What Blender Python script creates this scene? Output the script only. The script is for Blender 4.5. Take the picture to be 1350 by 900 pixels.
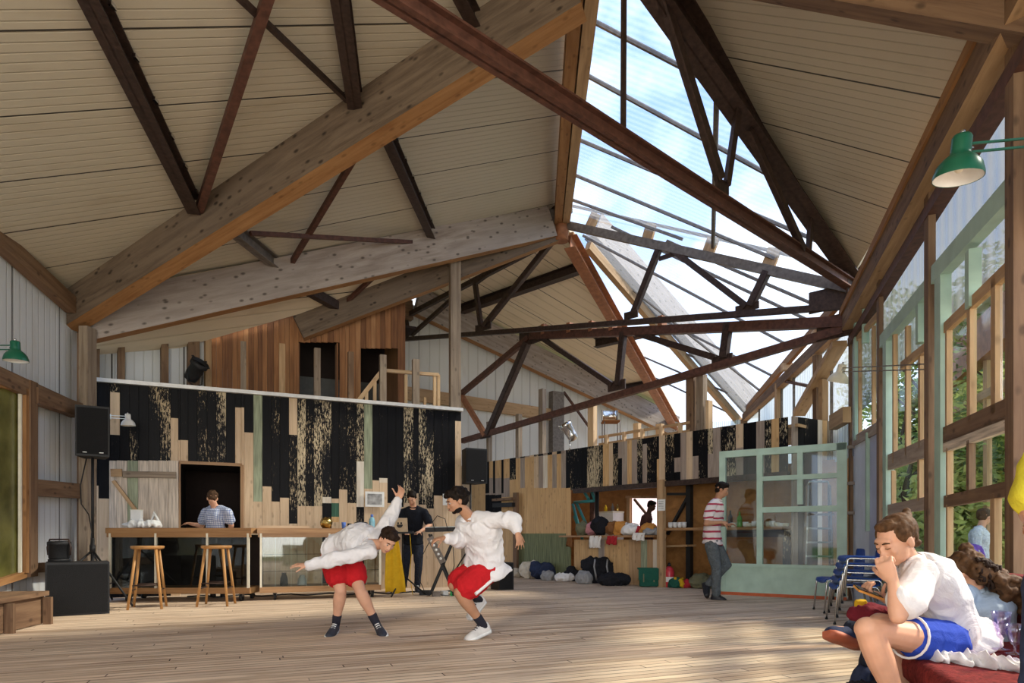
import bpy, math, random
from mathutils import Vector, Matrix, noise
V = Vector
random.seed(7)
for o in list(bpy.data.objects): bpy.data.objects.remove(o)
SC = bpy.context.scene
COL = SC.collection
PI = math.pi

# ------------------------------------------------------------------ camera, world, sun, exposure
F, CX, HY, H = 850.0, 675.0, 708.0, 0.96        # focal length in pixels (1350 wide frame), horizon row, eye height
cam = bpy.data.cameras.new('camera'); cam_o = bpy.data.objects.new('camera', cam); COL.objects.link(cam_o)
cam_o.location = (0, 0, H); cam_o.rotation_euler = (PI/2, 0, 0)
cam.sensor_width = 36; cam.lens = F/1350*36; cam.shift_x = 0; cam.shift_y = (HY-450)/1350
cam.clip_end = 400
SC.camera = cam_o
vs = SC.view_settings
vs.view_transform = 'Standard'; vs.look = 'None'; vs.gamma = 1; vs.use_curve_mapping = False
vs.exposure = 0.88
w = bpy.data.worlds.new('sky'); SC.world = w; w.use_nodes = True
nt = w.node_tree; nt.nodes.clear()
def N(t, **k):
    n = nt.nodes.new(t)
    for a, b in k.items():
        if hasattr(n, a): setattr(n, a, b)
    return n
tc = N('ShaderNodeTexCoord'); mp = N('ShaderNodeMapping'); mp.inputs['Scale'].default_value = (1.0, 1.0, 1.6)
nz = N('ShaderNodeTexNoise'); nz.inputs['Scale'].default_value = 3.6; nz.inputs['Detail'].default_value = 7; nz.inputs['Roughness'].default_value = .55
nz.inputs['Distortion'].default_value = .3
rp = N('ShaderNodeValToRGB'); e = rp.color_ramp.elements
e[0].position = .44; e[0].color = (.075, .20, .50, 1); e[1].position = .66; e[1].color = (.62, .68, .76, 1)
sp = N('ShaderNodeSeparateXYZ'); hr = N('ShaderNodeMapRange'); hr.inputs[1].default_value = .15; hr.inputs[2].default_value = .62; hr.inputs[3].default_value = .75; hr.inputs[4].default_value = 0
hm = N('ShaderNodeMixRGB'); hm.inputs[2].default_value = (.60, .64, .70, 1)
gr = N('ShaderNodeMapRange'); gr.inputs[1].default_value = -.03; gr.inputs[2].default_value = .02
gm = N('ShaderNodeMixRGB'); gm.inputs[1].default_value = (.32, .29, .24, 1)
bg = N('ShaderNodeBackground'); bg.inputs[1].default_value = 1.6
wo = N('ShaderNodeOutputWorld'); L = nt.links.new
L(tc.outputs['Generated'], mp.inputs[0]); L(mp.outputs[0], nz.inputs['Vector']); L(nz.outputs[0], rp.inputs[0])
L(tc.outputs['Generated'], sp.inputs[0]); L(sp.outputs[2], hr.inputs[0]); L(hr.outputs[0], hm.inputs[0]); L(rp.outputs[0], hm.inputs[1])
L(sp.outputs[2], gr.inputs[0]); L(gr.outputs[0], gm.inputs[0]); L(hm.outputs[0], gm.inputs[2]); L(gm.outputs[0], bg.inputs[0]); L(bg.outputs[0], wo.inputs[0])
def lamp(name, kind, loc, rot, energy, color=(1, 1, 1), **k):
    l = bpy.data.lights.new(name, kind); l.energy = energy; l.color = color
    for a, b in k.items(): setattr(l, a, b)
    o = bpy.data.objects.new(name, l); COL.objects.link(o); o.location = loc; o.rotation_euler = rot; return o
sd = V((-.74, -.10, -.66)).normalized()         # the way sunlight travels: in over the far right corner
lamp('sun', 'SUN', (8, 10, 12), sd.to_track_quat('-Z', 'Y').to_euler(), 3.6, (1, .86, .66), angle=math.radians(7))
# added fill light behind the camera, brightens the hall without a known source
lamp('fill_behind_camera', 'AREA', (.8, -5.2, 2.3), (math.radians(100), 0, 0), 460, (1, .93, .82), shape='RECTANGLE', size=9, size_y=4.2)

# ------------------------------------------------------------------ projection helpers: pixel of the photograph -> point in the hall
def at(px, py, Y): return V(((px-CX)/F*Y, Y, H+(HY-py)/F*Y))
def ray(px, py): return V(((px-CX)/F, 1.0, (HY-py)/F))
def floor_at(px, py): Y = F*H/(py-HY); return V(((px-CX)/F*Y, Y, 0))
class Plane:
    def __init__(s, a, b, c): s.a = V(a); s.n = (V(b)-s.a).cross(V(c)-s.a).normalized()
    def hit(s, px, py):
        o = V((0, 0, H)); r = ray(px, py); t = (s.a-o).dot(s.n)/r.dot(s.n); return o+r*t
    def z(s, x, y): return s.a.z-((x-s.a.x)*s.n.x+(y-s.a.y)*s.n.y)/s.n.z
    def off(s, d): q = Plane.__new__(Plane); q.a = s.a+s.n*d; q.n = s.n; return q
class Wall(Plane):                                   # a vertical plane through plan point (x, y) running along d
    def __init__(s, p, d):
        s.a = V((p[0], p[1], 0)); s.d = V((d[0], d[1], 0)).normalized(); s.n = s.d.cross(V((0, 0, 1)))
        if s.n.y > 0: s.n = -s.n                     # faces the camera
    def u(s, px, dd=0): return (s.hit(px, HY)-s.a).dot(s.d)
    def pt(s, u, z, out=0): return s.a+s.d*u+s.n*out+V((0, 0, z))
    def zz(s, px, py): return s.hit(px, py).z

# ------------------------------------------------------------------ materials
MATS = {}
def mat(name):
    m = bpy.data.materials.new(name); m.use_nodes = True; t = m.node_tree
    b = t.nodes['Principled BSDF']; MATS[name] = m; return m, t, b, t.nodes.new, t.links.new
def ramp(new, stops):
    r = new('ShaderNodeValToRGB'); el = r.color_ramp.elements
    while len(el) < len(stops): el.new(.5)
    for q, (p, c) in zip(el, stops): q.position = p; q.color = (*c, 1)
    return r
def mapped(new, link, src='UV', scale=(1, 1, 1)):
    c = new('ShaderNodeTexCoord'); m = new('ShaderNodeMapping'); m.inputs['Scale'].default_value = scale
    link(c.outputs[src], m.inputs[0]); return m
def noise_n(new, link, vec, sc, det=4, rough=.5, dist=0):
    n = new('ShaderNodeTexNoise'); n.inputs['Scale'].default_value = sc; n.inputs['Detail'].default_value = det
    n.inputs['Roughness'].default_value = rough; n.inputs['Distortion'].default_value = dist
    link(vec.outputs[0], n.inputs['Vector']); return n
def bump(new, link, src, b, s=.3, d=.01):
    k = new('ShaderNodeBump'); k.inputs['Strength'].default_value = s; k.inputs['Distance'].default_value = d
    link(src, k.inputs['Height']); link(k.outputs[0], b.inputs['Normal'])
def plain(name, c, rough=.6, metal=0, var=.12, sc=12, bmp=0, spec=.4):
    m, t, b, new, link = mat(name)
    v = mapped(new, link, 'Object'); n = noise_n(new, link, v, sc)
    lo = tuple(x*(1-var) for x in c); hi = tuple(min(1, x*(1+var)) for x in c)
    r = ramp(new, [(.3, lo), (.7, hi)]); link(n.outputs[0], r.inputs[0]); link(r.outputs[0], b.inputs['Base Color'])
    b.inputs['Roughness'].default_value = rough; b.inputs['Metallic'].default_value = metal; b.inputs['Specular IOR Level'].default_value = spec
    if bmp: bump(new, link, n.outputs[0], b, bmp)
    return m
def wood(name, c, dark, grain=9, knots=.0, rough=.65, c2=None, long=.8, per=True):
    """grain runs along U (metres); knots are small dark spots"""
    m, t, b, new, link = mat(name)
    v = mapped(new, link, 'UV', (long, grain, 1)); n = noise_n(new, link, v, 1.6, 6, .62, .4)
    v2 = mapped(new, link, 'UV', (.35, .9, 1)); n2 = noise_n(new, link, v2, 1.0, 3)
    r = ramp(new, [(.30, dark), (.62, c)]); link(n.outputs[0], r.inputs[0])
    mx = new('ShaderNodeMixRGB'); mx.blend_type = 'MIX'; link(r.outputs[0], mx.inputs[1]); mx.inputs[2].default_value = (*(c2 or dark), 1)
    r2 = ramp(new, [(.38, (0, 0, 0)), (.68, (.6, .6, .6))]); link(n2.outputs[0], r2.inputs[0]); link(r2.outputs[0], mx.inputs[0])
    out = mx
    if knots:
        v3 = mapped(new, link, 'UV', (5, 9, 1)); vo = new('ShaderNodeTexVoronoi'); vo.inputs['Scale'].default_value = 1.0
        link(v3.outputs[0], vo.inputs['Vector'])
        r3 = ramp(new, [(.10, (knots,)*3), (.24, (0, 0, 0))]); link(vo.outputs['Distance'], r3.inputs[0])
        k = new('ShaderNodeMixRGB'); link(r3.outputs[0], k.inputs[0]); link(out.outputs[0], k.inputs[1]); k.inputs[2].default_value = (*(x*.25 for x in dark), 1)
        out = k
    link(out.outputs[0], b.inputs['Base Color']); b.inputs['Roughness'].default_value = rough; b.inputs['Specular IOR Level'].default_value = .25
    bump(new, link, n.outputs[0], b, .25, .01)
    return m
def peel(name, paint, woodc, amt, rough=.5):
    """flaking paint over wood, flakes stretched along U"""
    m, t, b, new, link = mat(name)
    v = mapped(new, link, 'UV', (3.2, 12, 1)); n = noise_n(new, link, v, 3.4, 9, .74, .2)
    vb = mapped(new, link, 'UV', (.5, 1.1, 1)); nb = noise_n(new, link, vb, 1.7, 2)
    ad = new('ShaderNodeMath'); ad.operation = 'MULTIPLY_ADD'; ad.inputs[1].default_value = .55; link(nb.outputs[0], ad.inputs[0]); link(n.outputs[0], ad.inputs[2])
    r = ramp(new, [(amt, (0, 0, 0)), (amt+.022, (1, 1, 1))]); link(ad.outputs[0], r.inputs[0])
    wn = ramp(new, [(.3, tuple(x*.5 for x in woodc)), (.7, woodc)]); v2 = mapped(new, link, 'UV', (1, 14, 1)); n2 = noise_n(new, link, v2, 2.5, 5); link(n2.outputs[0], wn.inputs[0])
    pr = ramp(new, [(.3, tuple(x*.7 for x in paint)), (.7, tuple(x*1.5 for x in paint))]); link(n2.outputs[0], pr.inputs[0])
    mx = new('ShaderNodeMixRGB'); link(r.outputs[0], mx.inputs[0]); link(pr.outputs[0], mx.inputs[1]); link(wn.outputs[0], mx.inputs[2])
    link(mx.outputs[0], b.inputs['Base Color']); b.inputs['Roughness'].default_value = rough
    b.inputs['Specular IOR Level'].default_value = .12
    bump(new, link, n.outputs[0], b, .3, .004)
    return m
def ribbed(name, c, rib=.11, seam=1.0, dirt=(.30, .22, .12), depth=.5, rough=.55, seamc=(.03, .025, .02)):
    """profiled sandwich panel: ribs run along U, joints every `seam` metres of V"""
    m, t, b, new, link = mat(name)
    co = new('ShaderNodeTexCoord'); s = new('ShaderNodeSeparateXYZ'); link(co.outputs['UV'], s.inputs[0])
    def saw(per):
        d = new('ShaderNodeMath'); d.operation = 'DIVIDE'; d.inputs[1].default_value = per; link(s.outputs[1], d.inputs[0])
        f = new('ShaderNodeMath'); f.operation = 'FRACT'; link(d.outputs[0], f.inputs[0]); return f
    f1 = saw(rib); f2 = saw(seam)
    r1 = ramp(new, [(0, (1, 1, 1)), (.10, (0, 0, 0)), (.9, (0, 0, 0)), (1, (1, 1, 1))]); link(f1.outputs[0], r1.inputs[0])
    r2 = ramp(new, [(0, (1, 1, 1)), (.013, (1, 1, 1)), (.016, (0, 0, 0))]); r2.color_ramp.interpolation = 'CONSTANT'; link(f2.outputs[0], r2.inputs[0])
    v = mapped(new, link, 'UV', (.5, 2.2, 1)); n = noise_n(new, link, v, 1.1, 6, .6); 
    rd = ramp(new, [(.56, (0, 0, 0)), (.80, (.45, .45, .45))]); link(n.outputs[0], rd.inputs[0])
    a = new('ShaderNodeMixRGB'); a.inputs[1].default_value = (*c, 1); a.inputs[2].default_value = (*dirt, 1); link(rd.outputs[0], a.inputs[0])
    rb = new('ShaderNodeMixRGB'); rb.blend_type = 'MULTIPLY'; rb.inputs[2].default_value = (.83, .81, .77, 1); link(r1.outputs[0], rb.inputs[0]); link(a.outputs[0], rb.inputs[1])
    sm = new('ShaderNodeMixRGB'); sm.inputs[2].default_value = (*seamc, 1); link(r2.outputs[0], sm.inputs[0]); link(rb.outputs[0], sm.inputs[1])
    link(sm.outputs[0], b.inputs['Base Color']); b.inputs['Roughness'].default_value = rough
    bump(new, link, r1.outputs[0], b, depth, -.012)
    return m
def sheet(name, tint, haze, rib=.06, hz=(.9, .93, .97)):
    """ribbed translucent roof sheet"""
    m, t, b, new, link = mat(name); t.nodes.remove(b)
    co = new('ShaderNodeTexCoord'); s = new('ShaderNodeSeparateXYZ'); link(co.outputs['UV'], s.inputs[0])
    d = new('ShaderNodeMath'); d.operation = 'DIVIDE'; d.inputs[1].default_value = rib; link(s.outputs[1], d.inputs[0])
    f = new('ShaderNodeMath'); f.operation = 'PINGPONG'; f.inputs[1].default_value = 1; link(d.outputs[0], f.inputs[0])
    mr = new('ShaderNodeMapRange'); link(f.outputs[0], mr.inputs[0]); mr.inputs[3].default_value = haze*.55; mr.inputs[4].default_value = haze*1.45
    tr = new('ShaderNodeBsdfTransparent'); tr.inputs[0].default_value = (*tint, 1)
    tl = new('ShaderNodeBsdfTranslucent'); tl.inputs[0].default_value = (*hz, 1)
    df = new('ShaderNodeBsdfDiffuse'); df.inputs[0].default_value = (*hz, 1)
    m1 = new('ShaderNodeMixShader'); m1.inputs[0].default_value = .35; link(tl.outputs[0], m1.inputs[1]); link(df.outputs[0], m1.inputs[2])
    m2 = new('ShaderNodeMixShader'); link(mr.outputs[0], m2.inputs[0]); link(tr.outputs[0], m2.inputs[1]); link(m1.outputs[0], m2.inputs[2])
    link(m2.outputs[0], t.nodes['Material Output'].inputs[0]); return m
def glass(name, tint=(.93, .97, .96), refl=.06):
    m, t, b, new, link = mat(name); t.nodes.remove(b)
    tr = new('ShaderNodeBsdfTransparent'); tr.inputs[0].default_value = (*tint, 1)
    g = new('ShaderNodeBsdfGlossy'); g.inputs['Roughness'].default_value = .03; g.inputs[0].default_value = (.9, .95, 1, 1)
    mx = new('ShaderNodeMixShader'); mx.inputs[0].default_value = refl; link(tr.outputs[0], mx.inputs[1]); link(g.outputs[0], mx.inputs[2])
    link(mx.outputs[0], t.nodes['Material Output'].inputs[0]); return m
def cloth(name, c, var=.1, rough=.9, wr=.5, sc=9):
    m, t, b, new, link = mat(name)
    v = mapped(new, link, 'Object'); n = noise_n(new, link, v, sc, 5, .6, 1.0)
    r = ramp(new, [(.3, tuple(x*(1-var) for x in c)), (.7, tuple(min(1, x*(1+var)) for x in c))]); link(n.outputs[0], r.inputs[0]); link(r.outputs[0], b.inputs['Base Color'])
    b.inputs['Roughness'].default_value = rough; b.inputs['Specular IOR Level'].default_value = .15
    bump(new, link, n.outputs[0], b, wr, .03); return m
def floorwood(name):
    m, t, b, new, link = mat(name)
    co = new('ShaderNodeTexCoord'); sp = new('ShaderNodeSeparateXYZ'); link(co.outputs['UV'], sp.inputs[0])
    dv = new('ShaderNodeMath'); dv.operation = 'DIVIDE'; dv.inputs[1].default_value = .094; link(sp.outputs[1], dv.inputs[0]); fl = new('ShaderNodeMath'); fl.operation = 'FLOOR'; link(dv.outputs[0], fl.inputs[0])
    wn = new('ShaderNodeTexWhiteNoise'); wn.noise_dimensions = '1D'; link(fl.outputs[0], wn.inputs['W']); ma = new('ShaderNodeMath'); ma.operation = 'MULTIPLY_ADD'; ma.inputs[1].default_value = 9.0; link(wn.outputs[0], ma.inputs[0]); link(sp.outputs[0], ma.inputs[2])
    v = new('ShaderNodeCombineXYZ'); link(ma.outputs[0], v.inputs[0]); link(sp.outputs[1], v.inputs[1]); br = new('ShaderNodeTexBrick'); link(v.outputs[0], br.inputs['Vector'])
    br.inputs['Scale'].default_value = 1; br.inputs['Brick Width'].default_value = 2.7; br.inputs['Row Height'].default_value = .094
    br.inputs['Mortar Size'].default_value = .005; br.inputs['Mortar Smooth'].default_value = .3; br.inputs['Bias'].default_value = 0
    br.offset = 0; br.offset_frequency = 1; br.squash = 1
    br.inputs['Color1'].default_value = (0, 0, 0, 1); br.inputs['Color2'].default_value = (1, 1, 1, 1); br.inputs['Mortar'].default_value = (.5, .5, .5, 1)
    r = ramp(new, [(0, (.50, .36, .25)), (.35, (.72, .55, .40)), (.7, (.79, .63, .47)), (1, (.60, .45, .33))]); link(br.outputs['Color'], r.inputs[0])
    g = new('ShaderNodeMapping'); g.inputs['Scale'].default_value = (.9, 9, 1); link(v.outputs[0], g.inputs[0]); n = noise_n(new, link, g, 1.5, 8, .62, .6)
    rg = ramp(new, [(.30, (.62, .55, .49)), (.50, (.95, .95, .95)), (.7, (1.12, 1.12, 1.12))]); link(n.outputs[0], rg.inputs[0])
    mx = new('ShaderNodeMixRGB'); mx.blend_type = 'MULTIPLY'; mx.inputs[0].default_value = .9; link(r.outputs[0], mx.inputs[1]); link(rg.outputs[0], mx.inputs[2])
    # wear streaks
    g2 = mapped(new, link, 'UV', (.35, 2.6, 1)); n2 = noise_n(new, link, g2, 2.1, 6, .7, .3)
    rr = ramp(new, [(.58, (0, 0, 0)), (.70, (.75, .75, .75))]); link(n2.outputs[0], rr.inputs[0])
    m2 = new('ShaderNodeMixRGB'); m2.inputs[2].default_value = (.33, .19, .115, 1); link(rr.outputs[0], m2.inputs[0]); link(mx.outputs[0], m2.inputs[1])
    # deep board joints, irregular
    g3 = mapped(new, link, 'UV', (.5, .6, 1)); n3 = noise_n(new, link, g3, 2.0, 3)
    jt = new('ShaderNodeMath'); jt.operation = 'MULTIPLY'; link(br.outputs['Fac'], jt.inputs[0])
    jr = ramp(new, [(.36, (.30, .30, .30)), (.52, (1, 1, 1))]); link(n3.outputs[0], jr.inputs[0]); link(jr.outputs[0], jt.inputs[1])
    m3 = new('ShaderNodeMixRGB'); m3.inputs[2].default_value = (.055, .032, .02, 1); link(jt.outputs[0], m3.inputs[0]); link(m2.outputs[0], m3.inputs[1])
    link(m3.outputs[0], b.inputs['Base Color']); b.inputs['Roughness'].default_value = .62; b.inputs['Specular IOR Level'].default_value = .22
    bump(new, link, n.outputs[0], b, .35, .008); return m

wood('glulam', (.20, .145, .10), (.085, .058, .04), grain=7, knots=.85, c2=(.16, .12, .09))
wood('glulam_pale', (.42, .36, .32), (.24, .19, .16), grain=7, knots=.8, c2=(.31, .27, .25))
wood('glulam_orange', (.40, .215, .09), (.24, .11, .04), grain=9, knots=.4)
wood('timber_brown', (.25, .155, .09), (.11, .06, .035), grain=10, knots=.6)
wood('timber_grey', (.34, .27, .20), (.17, .125, .09), grain=11, knots=.5)
wood('timber_tan', (.54, .36, .20), (.33, .20, .10), grain=10, knots=.4)
wood('timber_new', (.72, .53, .33), (.52, .34, .19), grain=9, knots=.3)
wood('cladding', (.40, .185, .075), (.20, .085, .035), grain=12, c2=(.28, .13, .055))
wood('osb', (.45, .22, .07), (.26, .12, .04), grain=4, long=3)
wood('raw_board', (.66, .50, .34), (.47, .33, .21), grain=11, knots=.35, c2=(.60, .44, .29))
wood('raw_board_warm', (.68, .44, .21), (.46, .27, .12), grain=11, knots=.35, c2=(.56, .35, .17))
wood('grey_board', (.42, .35, .29), (.22, .17, .14), grain=10, c2=(.30, .22, .18))
wood('white_board', (.80, .76, .68), (.62, .52, .40), grain=9)
wood('oak_top', (.42, .24, .11), (.25, .13, .055), grain=14, rough=.4)
wood('stool_wood', (.50, .27, .10), (.32, .15, .05), grain=8, rough=.35)
peel('black_board', (.0045, .0045, .006), (.62, .48, .30), .86)
peel('black_clean', (.004, .004, .0055), (.45, .36, .25), .96, .5)
peel('black_flaky', (.006, .006, .008), (.66, .54, .36), .80)
peel('green_board', (.26, .29, .20), (.50, .40, .28), .98)
peel('darkgreen_board', (.05, .12, .08), (.4, .3, .2), 1.05)
peel('sage_board', (.15, .165, .085), (.52, .36, .20), 1.12)
peel('flaky_white', (.50, .43, .36), (.20, .13, .09), .93, .7)
ribbed('ceiling_panel', (.52, .47, .37))
ribbed('ceiling_panel_far', (.74, .62, .45), rib=.3, seam=1.05)
ribbed('wall_panel', (.60, .62, .64), rib=.14, seam=1.1)
ribbed('wall_panel_far', (.64, .62, .57), rib=.3, seam=1.2, seamc=(.35, .33, .3))
sheet('roof_sheet', (.90, .94, .98), .10)
sheet('wall_sheet', (.70, .76, .80), .42)
sheet('grey_sheet', (.50, .53, .55), .30, .12, (.6, .6, .6))
glass('window_glass')
glass('dim_glass', (.70, .74, .72), .05)
floorwood('floor_boards')
plain('steel_dark', (.050, .030, .024), .5, .3, .4, 20)
plain('steel_rust', (.10, .042, .028), .6, .2, .35, 15)
plain('steel_orange', (.32, .13, .06), .55, .1, .25, 10)
plain('steel_grey', (.16, .135, .115), .55, .2, .3, 15)
plain('mint', (.35, .50, .42), .5, 0, .10, 5)
plain('mint_door', (.44, .60, .50), .5, 0, .10, 5)
plain('mint_dim', (.27, .36, .28), .5, 0, .12, 5)
plain('lilac', (.42, .46, .62), .6, 0, .10, 3)
plain('lilac_pale', (.62, .66, .75), .6, 0, .08, 3)
plain('black', (.012, .012, .013), .6, 0, .3, 60, .2)
plain('black_gloss', (.010, .010, .011), .25)
plain('grille', (.016, .016, .017), .8, 0, .5, 260, .6, .1)
plain('dark_room', (.018, .010, .008), .9)  # near-black colour puts in the shade of closed spaces
plain('chrome', (.62, .62, .62), .22, 1, .06)
plain('white_paint', (.78, .78, .76), .4, 0, .05)
plain('cream', (.72, .68, .55), .5, 0, .08)
plain('green_lamp', (.008, .10, .055), .3, 0, .1)
plain('orange_trim', (.55, .12, .04), .6)
plain('grass', (.12, .20, .05), .9, 0, .4, 3)
plain('edge_white', (.66, .66, .66), .45, .3, .08)
M = MATS

# ------------------------------------------------------------------ mesh builder
def basis(a, b, up=None):
    x = (b-a).normalized(); up = up or V((0, 0, 1))
    if abs(x.dot(up)) > .999: up = V((0, 1, 0))
    y = up.cross(x).normalized(); z = x.cross(y); return x, y, z
def org_of(p):
    while p is not None:
        if '_org' in p: return V(p['_org'])
        p = p.parent
    return V((0, 0, 0))
class MB:
    def __init__(s): s.v = []; s.f = []; s.uv = []; s.m = []; s.mats = []; s.sm = []
    def mi(s, m):
        m = M[m] if isinstance(m, str) else m
        if m not in s.mats: s.mats.append(m)
        return s.mats.index(m)
    def face(s, pts, uvs, m, smooth=False):
        k = len(s.v); s.v += [tuple(p) for p in pts]; s.f.append(tuple(range(k, k+len(pts)))); s.uv += uvs; s.m.append(s.mi(m)); s.sm.append(smooth)
    def bar(s, a, b, w, h, m='black', up=None, off=(0, 0), m_bot=None, ext=0):
        """box along a->b, w across, h along `up`; off shifts it across / up"""
        a = V(a); b = V(b); x, y, z = basis(a, b, up); a = a-x*ext; b = b+x*ext; l = (b-a).length
        ro = random.random()*9; o = y*off[0]+z*off[1]; c = []
        for p in (a, b):
            for sy, sz in ((-1, -1), (1, -1), (1, 1), (-1, 1)): c.append(p+o+y*(sy*w/2)+z*(sz*h/2))
        q = [((0, 1, 5, 4), w, 1), ((1, 2, 6, 5), h, 0), ((2, 3, 7, 6), w, 0), ((3, 0, 4, 7), h, 0)]
        for i, (ix, ww, bt) in enumerate(q):
            v0 = ro+i*.7
            s.face([c[ix[0]], c[ix[3]], c[ix[2]], c[ix[1]]], [(ro, v0), (ro+l, v0), (ro+l, v0+ww), (ro, v0+ww)], m_bot if (bt and m_bot) else m)
        s.face([c[i] for i in (0, 1, 2, 3)], [(0, 0), (0, w), (h*.1, w), (h*.1, 0)], m); s.face([c[i] for i in (7, 6, 5, 4)], [(0, 0), (0, w), (h*.1, w), (h*.1, 0)], m)
        return s
    def box(s, c, sx, sy, sz, m='black', rz=0):
        c = V(c); d = V((math.cos(rz), math.sin(rz), 0)); return s.bar(c-d*sx/2, c+d*sx/2, sy, sz, m)
    def ibeam(s, a, b, w, h, m, t=.012, up=None):
        s.bar(a, b, w, t, m, up, (0, h/2-t/2)); s.bar(a, b, w, t, m, up, (0, -h/2+t/2)); s.bar(a, b, t, h, m, up); return s
    def angle(s, a, b, w, m, t=.01, up=None):           # an L section
        s.bar(a, b, w, t, m, up, (0, w/2)); s.bar(a, b, t, w, m, up, (w/2, 0)); return s
    def slab(s, pts, th, m, udir=None, n=None, m2=None, uv0=None):
        """flat polygon with thickness th away along n; uv in metres, u along udir"""
        pts = [V(p) for p in pts]; nn = n or (pts[1]-pts[0]).cross(pts[2]-pts[0]).normalized()
        u = (V(udir)-nn*V(udir).dot(nn)).normalized() if udir is not None else (pts[1]-pts[0]).normalized()
        w_ = nn.cross(u); o = V(uv0) if uv0 is not None else V((0, 0, 0))
        uv = [((p-o).dot(u), (p-o).dot(w_)) for p in pts]; top = [p+nn*th for p in pts]
        s.face(pts, uv, m); s.face(top[::-1], uv[::-1], m2 or m)
        for i in range(len(pts)):
            j = (i+1) % len(pts); l = (pts[j]-pts[i]).length
            s.face([pts[i], top[i], top[j], pts[j]], [(0, 0), (0, th), (l, th), (l, 0)], m2 or m)
        return s
    def rings(s, rs, m, cap=True, smooth=True, closed=False):
        """loft equal-count rings of points"""
        k = len(s.v); n = len(rs[0]); mi = s.mi(m)
        for i, r in enumerate(rs): s.v += [tuple(p) for p in r]
        R = len(rs)
        for i in range(R if closed else R-1):
            i2 = (i+1) % R
            for j in range(n):
                j2 = (j+1) % n; s.f.append((k+i*n+j, k+i*n+j2, k+i2*n+j2, k+i2*n+j))
                s.uv += [(i*.1, j/n), (i*.1, (j+1)/n), (i*.1+.1, (j+1)/n), (i*.1+.1, j/n)]; s.m.append(mi); s.sm.append(smooth)
        if cap and not closed:
            for i, rev in ((0, True), (R-1, False)):
                ix = [k+i*n+j for j in range(n)]
                s.f.append(tuple(ix[::-1] if rev else ix)); s.uv += [(0, 0)]*n; s.m.append(mi); s.sm.append(False)
        return s
    def cyl(s, a, b, r, r2=None, m='black', n=12, cap=True, smooth=True):
        a = V(a); b = V(b); x, y, z = basis(a, b); r2 = r if r2 is None else r2
        return s.rings([[p+(y*math.cos(t*2*PI/n)+z*math.sin(t*2*PI/n))*q for t in range(n)] for p, q in ((a, r), (b, r2))], m, cap, smooth)
    def tube(s, pts, r, m='black', n=8, closed=False):
        pts = [V(p) for p in pts]; rs = []; py = None
        for i, p in enumerate(pts):
            a = pts[i-1] if i else (pts[-1] if closed else pts[0]); b = pts[(i+1) % len(pts)] if (i < len(pts)-1 or closed) else pts[-1]
            x = (b-a).normalized() if (b-a).length > 1e-9 else V((1, 0, 0))
            if py is None: y = x.orthogonal().normalized()
            else: y = (py-x*py.dot(x)).normalized()
            py = y; z = x.cross(y); rr = r[i] if isinstance(r, (list, tuple)) else r
            rs.append([p+(y*math.cos(t*2*PI/n)+z*math.sin(t*2*PI/n))*rr for t in range(n)])
        return s.rings(rs, m, not closed, True, closed)
    def ell(s, c, r, m='black', mx=None, n=14, k=9, z0=-1, z1=1):
        c = V(c); r = (r, r, r) if isinstance(r, (int, float)) else r; mx = mx or Matrix.Identity(3); rs = []
        for i in range(k+1):
            a = -PI/2+PI*i/k; cz = math.sin(a); cr = max(math.cos(a), .02)
            rs.append([c+mx@V((math.cos(t*2*PI/n)*cr*r[0], math.sin(t*2*PI/n)*cr*r[1], cz*r[2])) for t in range(n)])
        return s.rings(rs, m)
    def lathe(s, prof, o=(0, 0, 0), m='black', mx=None, n=20, cap=True):
        """prof: list of (radius, height) turned about local z"""
        o = V(o); mx = mx or Matrix.Identity(3)
        return s.rings([[o+mx@V((math.cos(t*2*PI/n)*r, math.sin(t*2*PI/n)*r, z)) for t in range(n)] for r, z in prof], m, cap)
    def build(s, name, parent=None, origin=None):
        me = bpy.data.meshes.new(name)
        o = bpy.data.objects.new(name, me); COL.objects.link(o)
        off = V(origin) if origin is not None else V((0, 0, 0))
        if parent is not None and origin is None: off = org_of(parent)
        me.from_pydata([tuple(V(p)-off) for p in s.v], [], s.f)
        for m_ in s.mats: me.materials.append(m_)
        me.polygons.foreach_set('material_index', s.m); me.polygons.foreach_set('use_smooth', s.sm)
        ul = me.uv_layers.new(name='UVMap'); ul.data.foreach_set('uv', [c for p in s.uv for c in p]); me.update()
        if parent is not None: o.parent = parent
        else: o.location = off
        return o
def tag(o, label=None, cat=None, group=None, kind=None):
    if label: o['label'] = label
    if cat: o['category'] = cat
    if group: o['group'] = group
    if kind: o['kind'] = kind
    return o
def thing(name, label, cat, loc=(0, 0, 0), group=None):
    o = bpy.data.objects.new(name, None); COL.objects.link(o); o.location = loc; o['_org'] = tuple(loc); o.empty_display_size = .1
    return tag(o, label, cat, group)
def structure(o): o['kind'] = 'structure'; return o
# ================================================================== plan of the hall
BARW = Wall((-6.71, 10.1), (2.32, 1))            # black plank wall behind the bar
SERV = Wall((1.43, 14.3), (.82, -1))             # plank wall with the serving hatches
RW = Wall((1.858, 0), (.341, 1))                 # window wall on the right
RW.n = -RW.n if RW.n.x > 0 else RW.n
LW = Wall((-6.35, 9.3), (-.17, 1)); LW.n = LW.n if LW.n.x > 0 else -LW.n
WOODW = Wall((-5.45, 11.7), (3.25, 1.5))
ENDW = Wall((-1.42, 18), (1.57, 1))
WHITEW = Wall((-6.9, 10.4), (1.45, 1.3))
DOORW = Wall((3.5, 10.9), (1.59, -1.07))
NODE = V((1.06, 13.5, 7.36)); RP = V((5.2, 9.8, 4.62)); EAVE = 4.3
FARC = V((6.56, 18, 4.3)); HIP = V((5.7, 22.5, 4.9)); DL = V((-2.54, 17.3, 7.13))
QA = V((.75, 6.7, 6.6))
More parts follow.
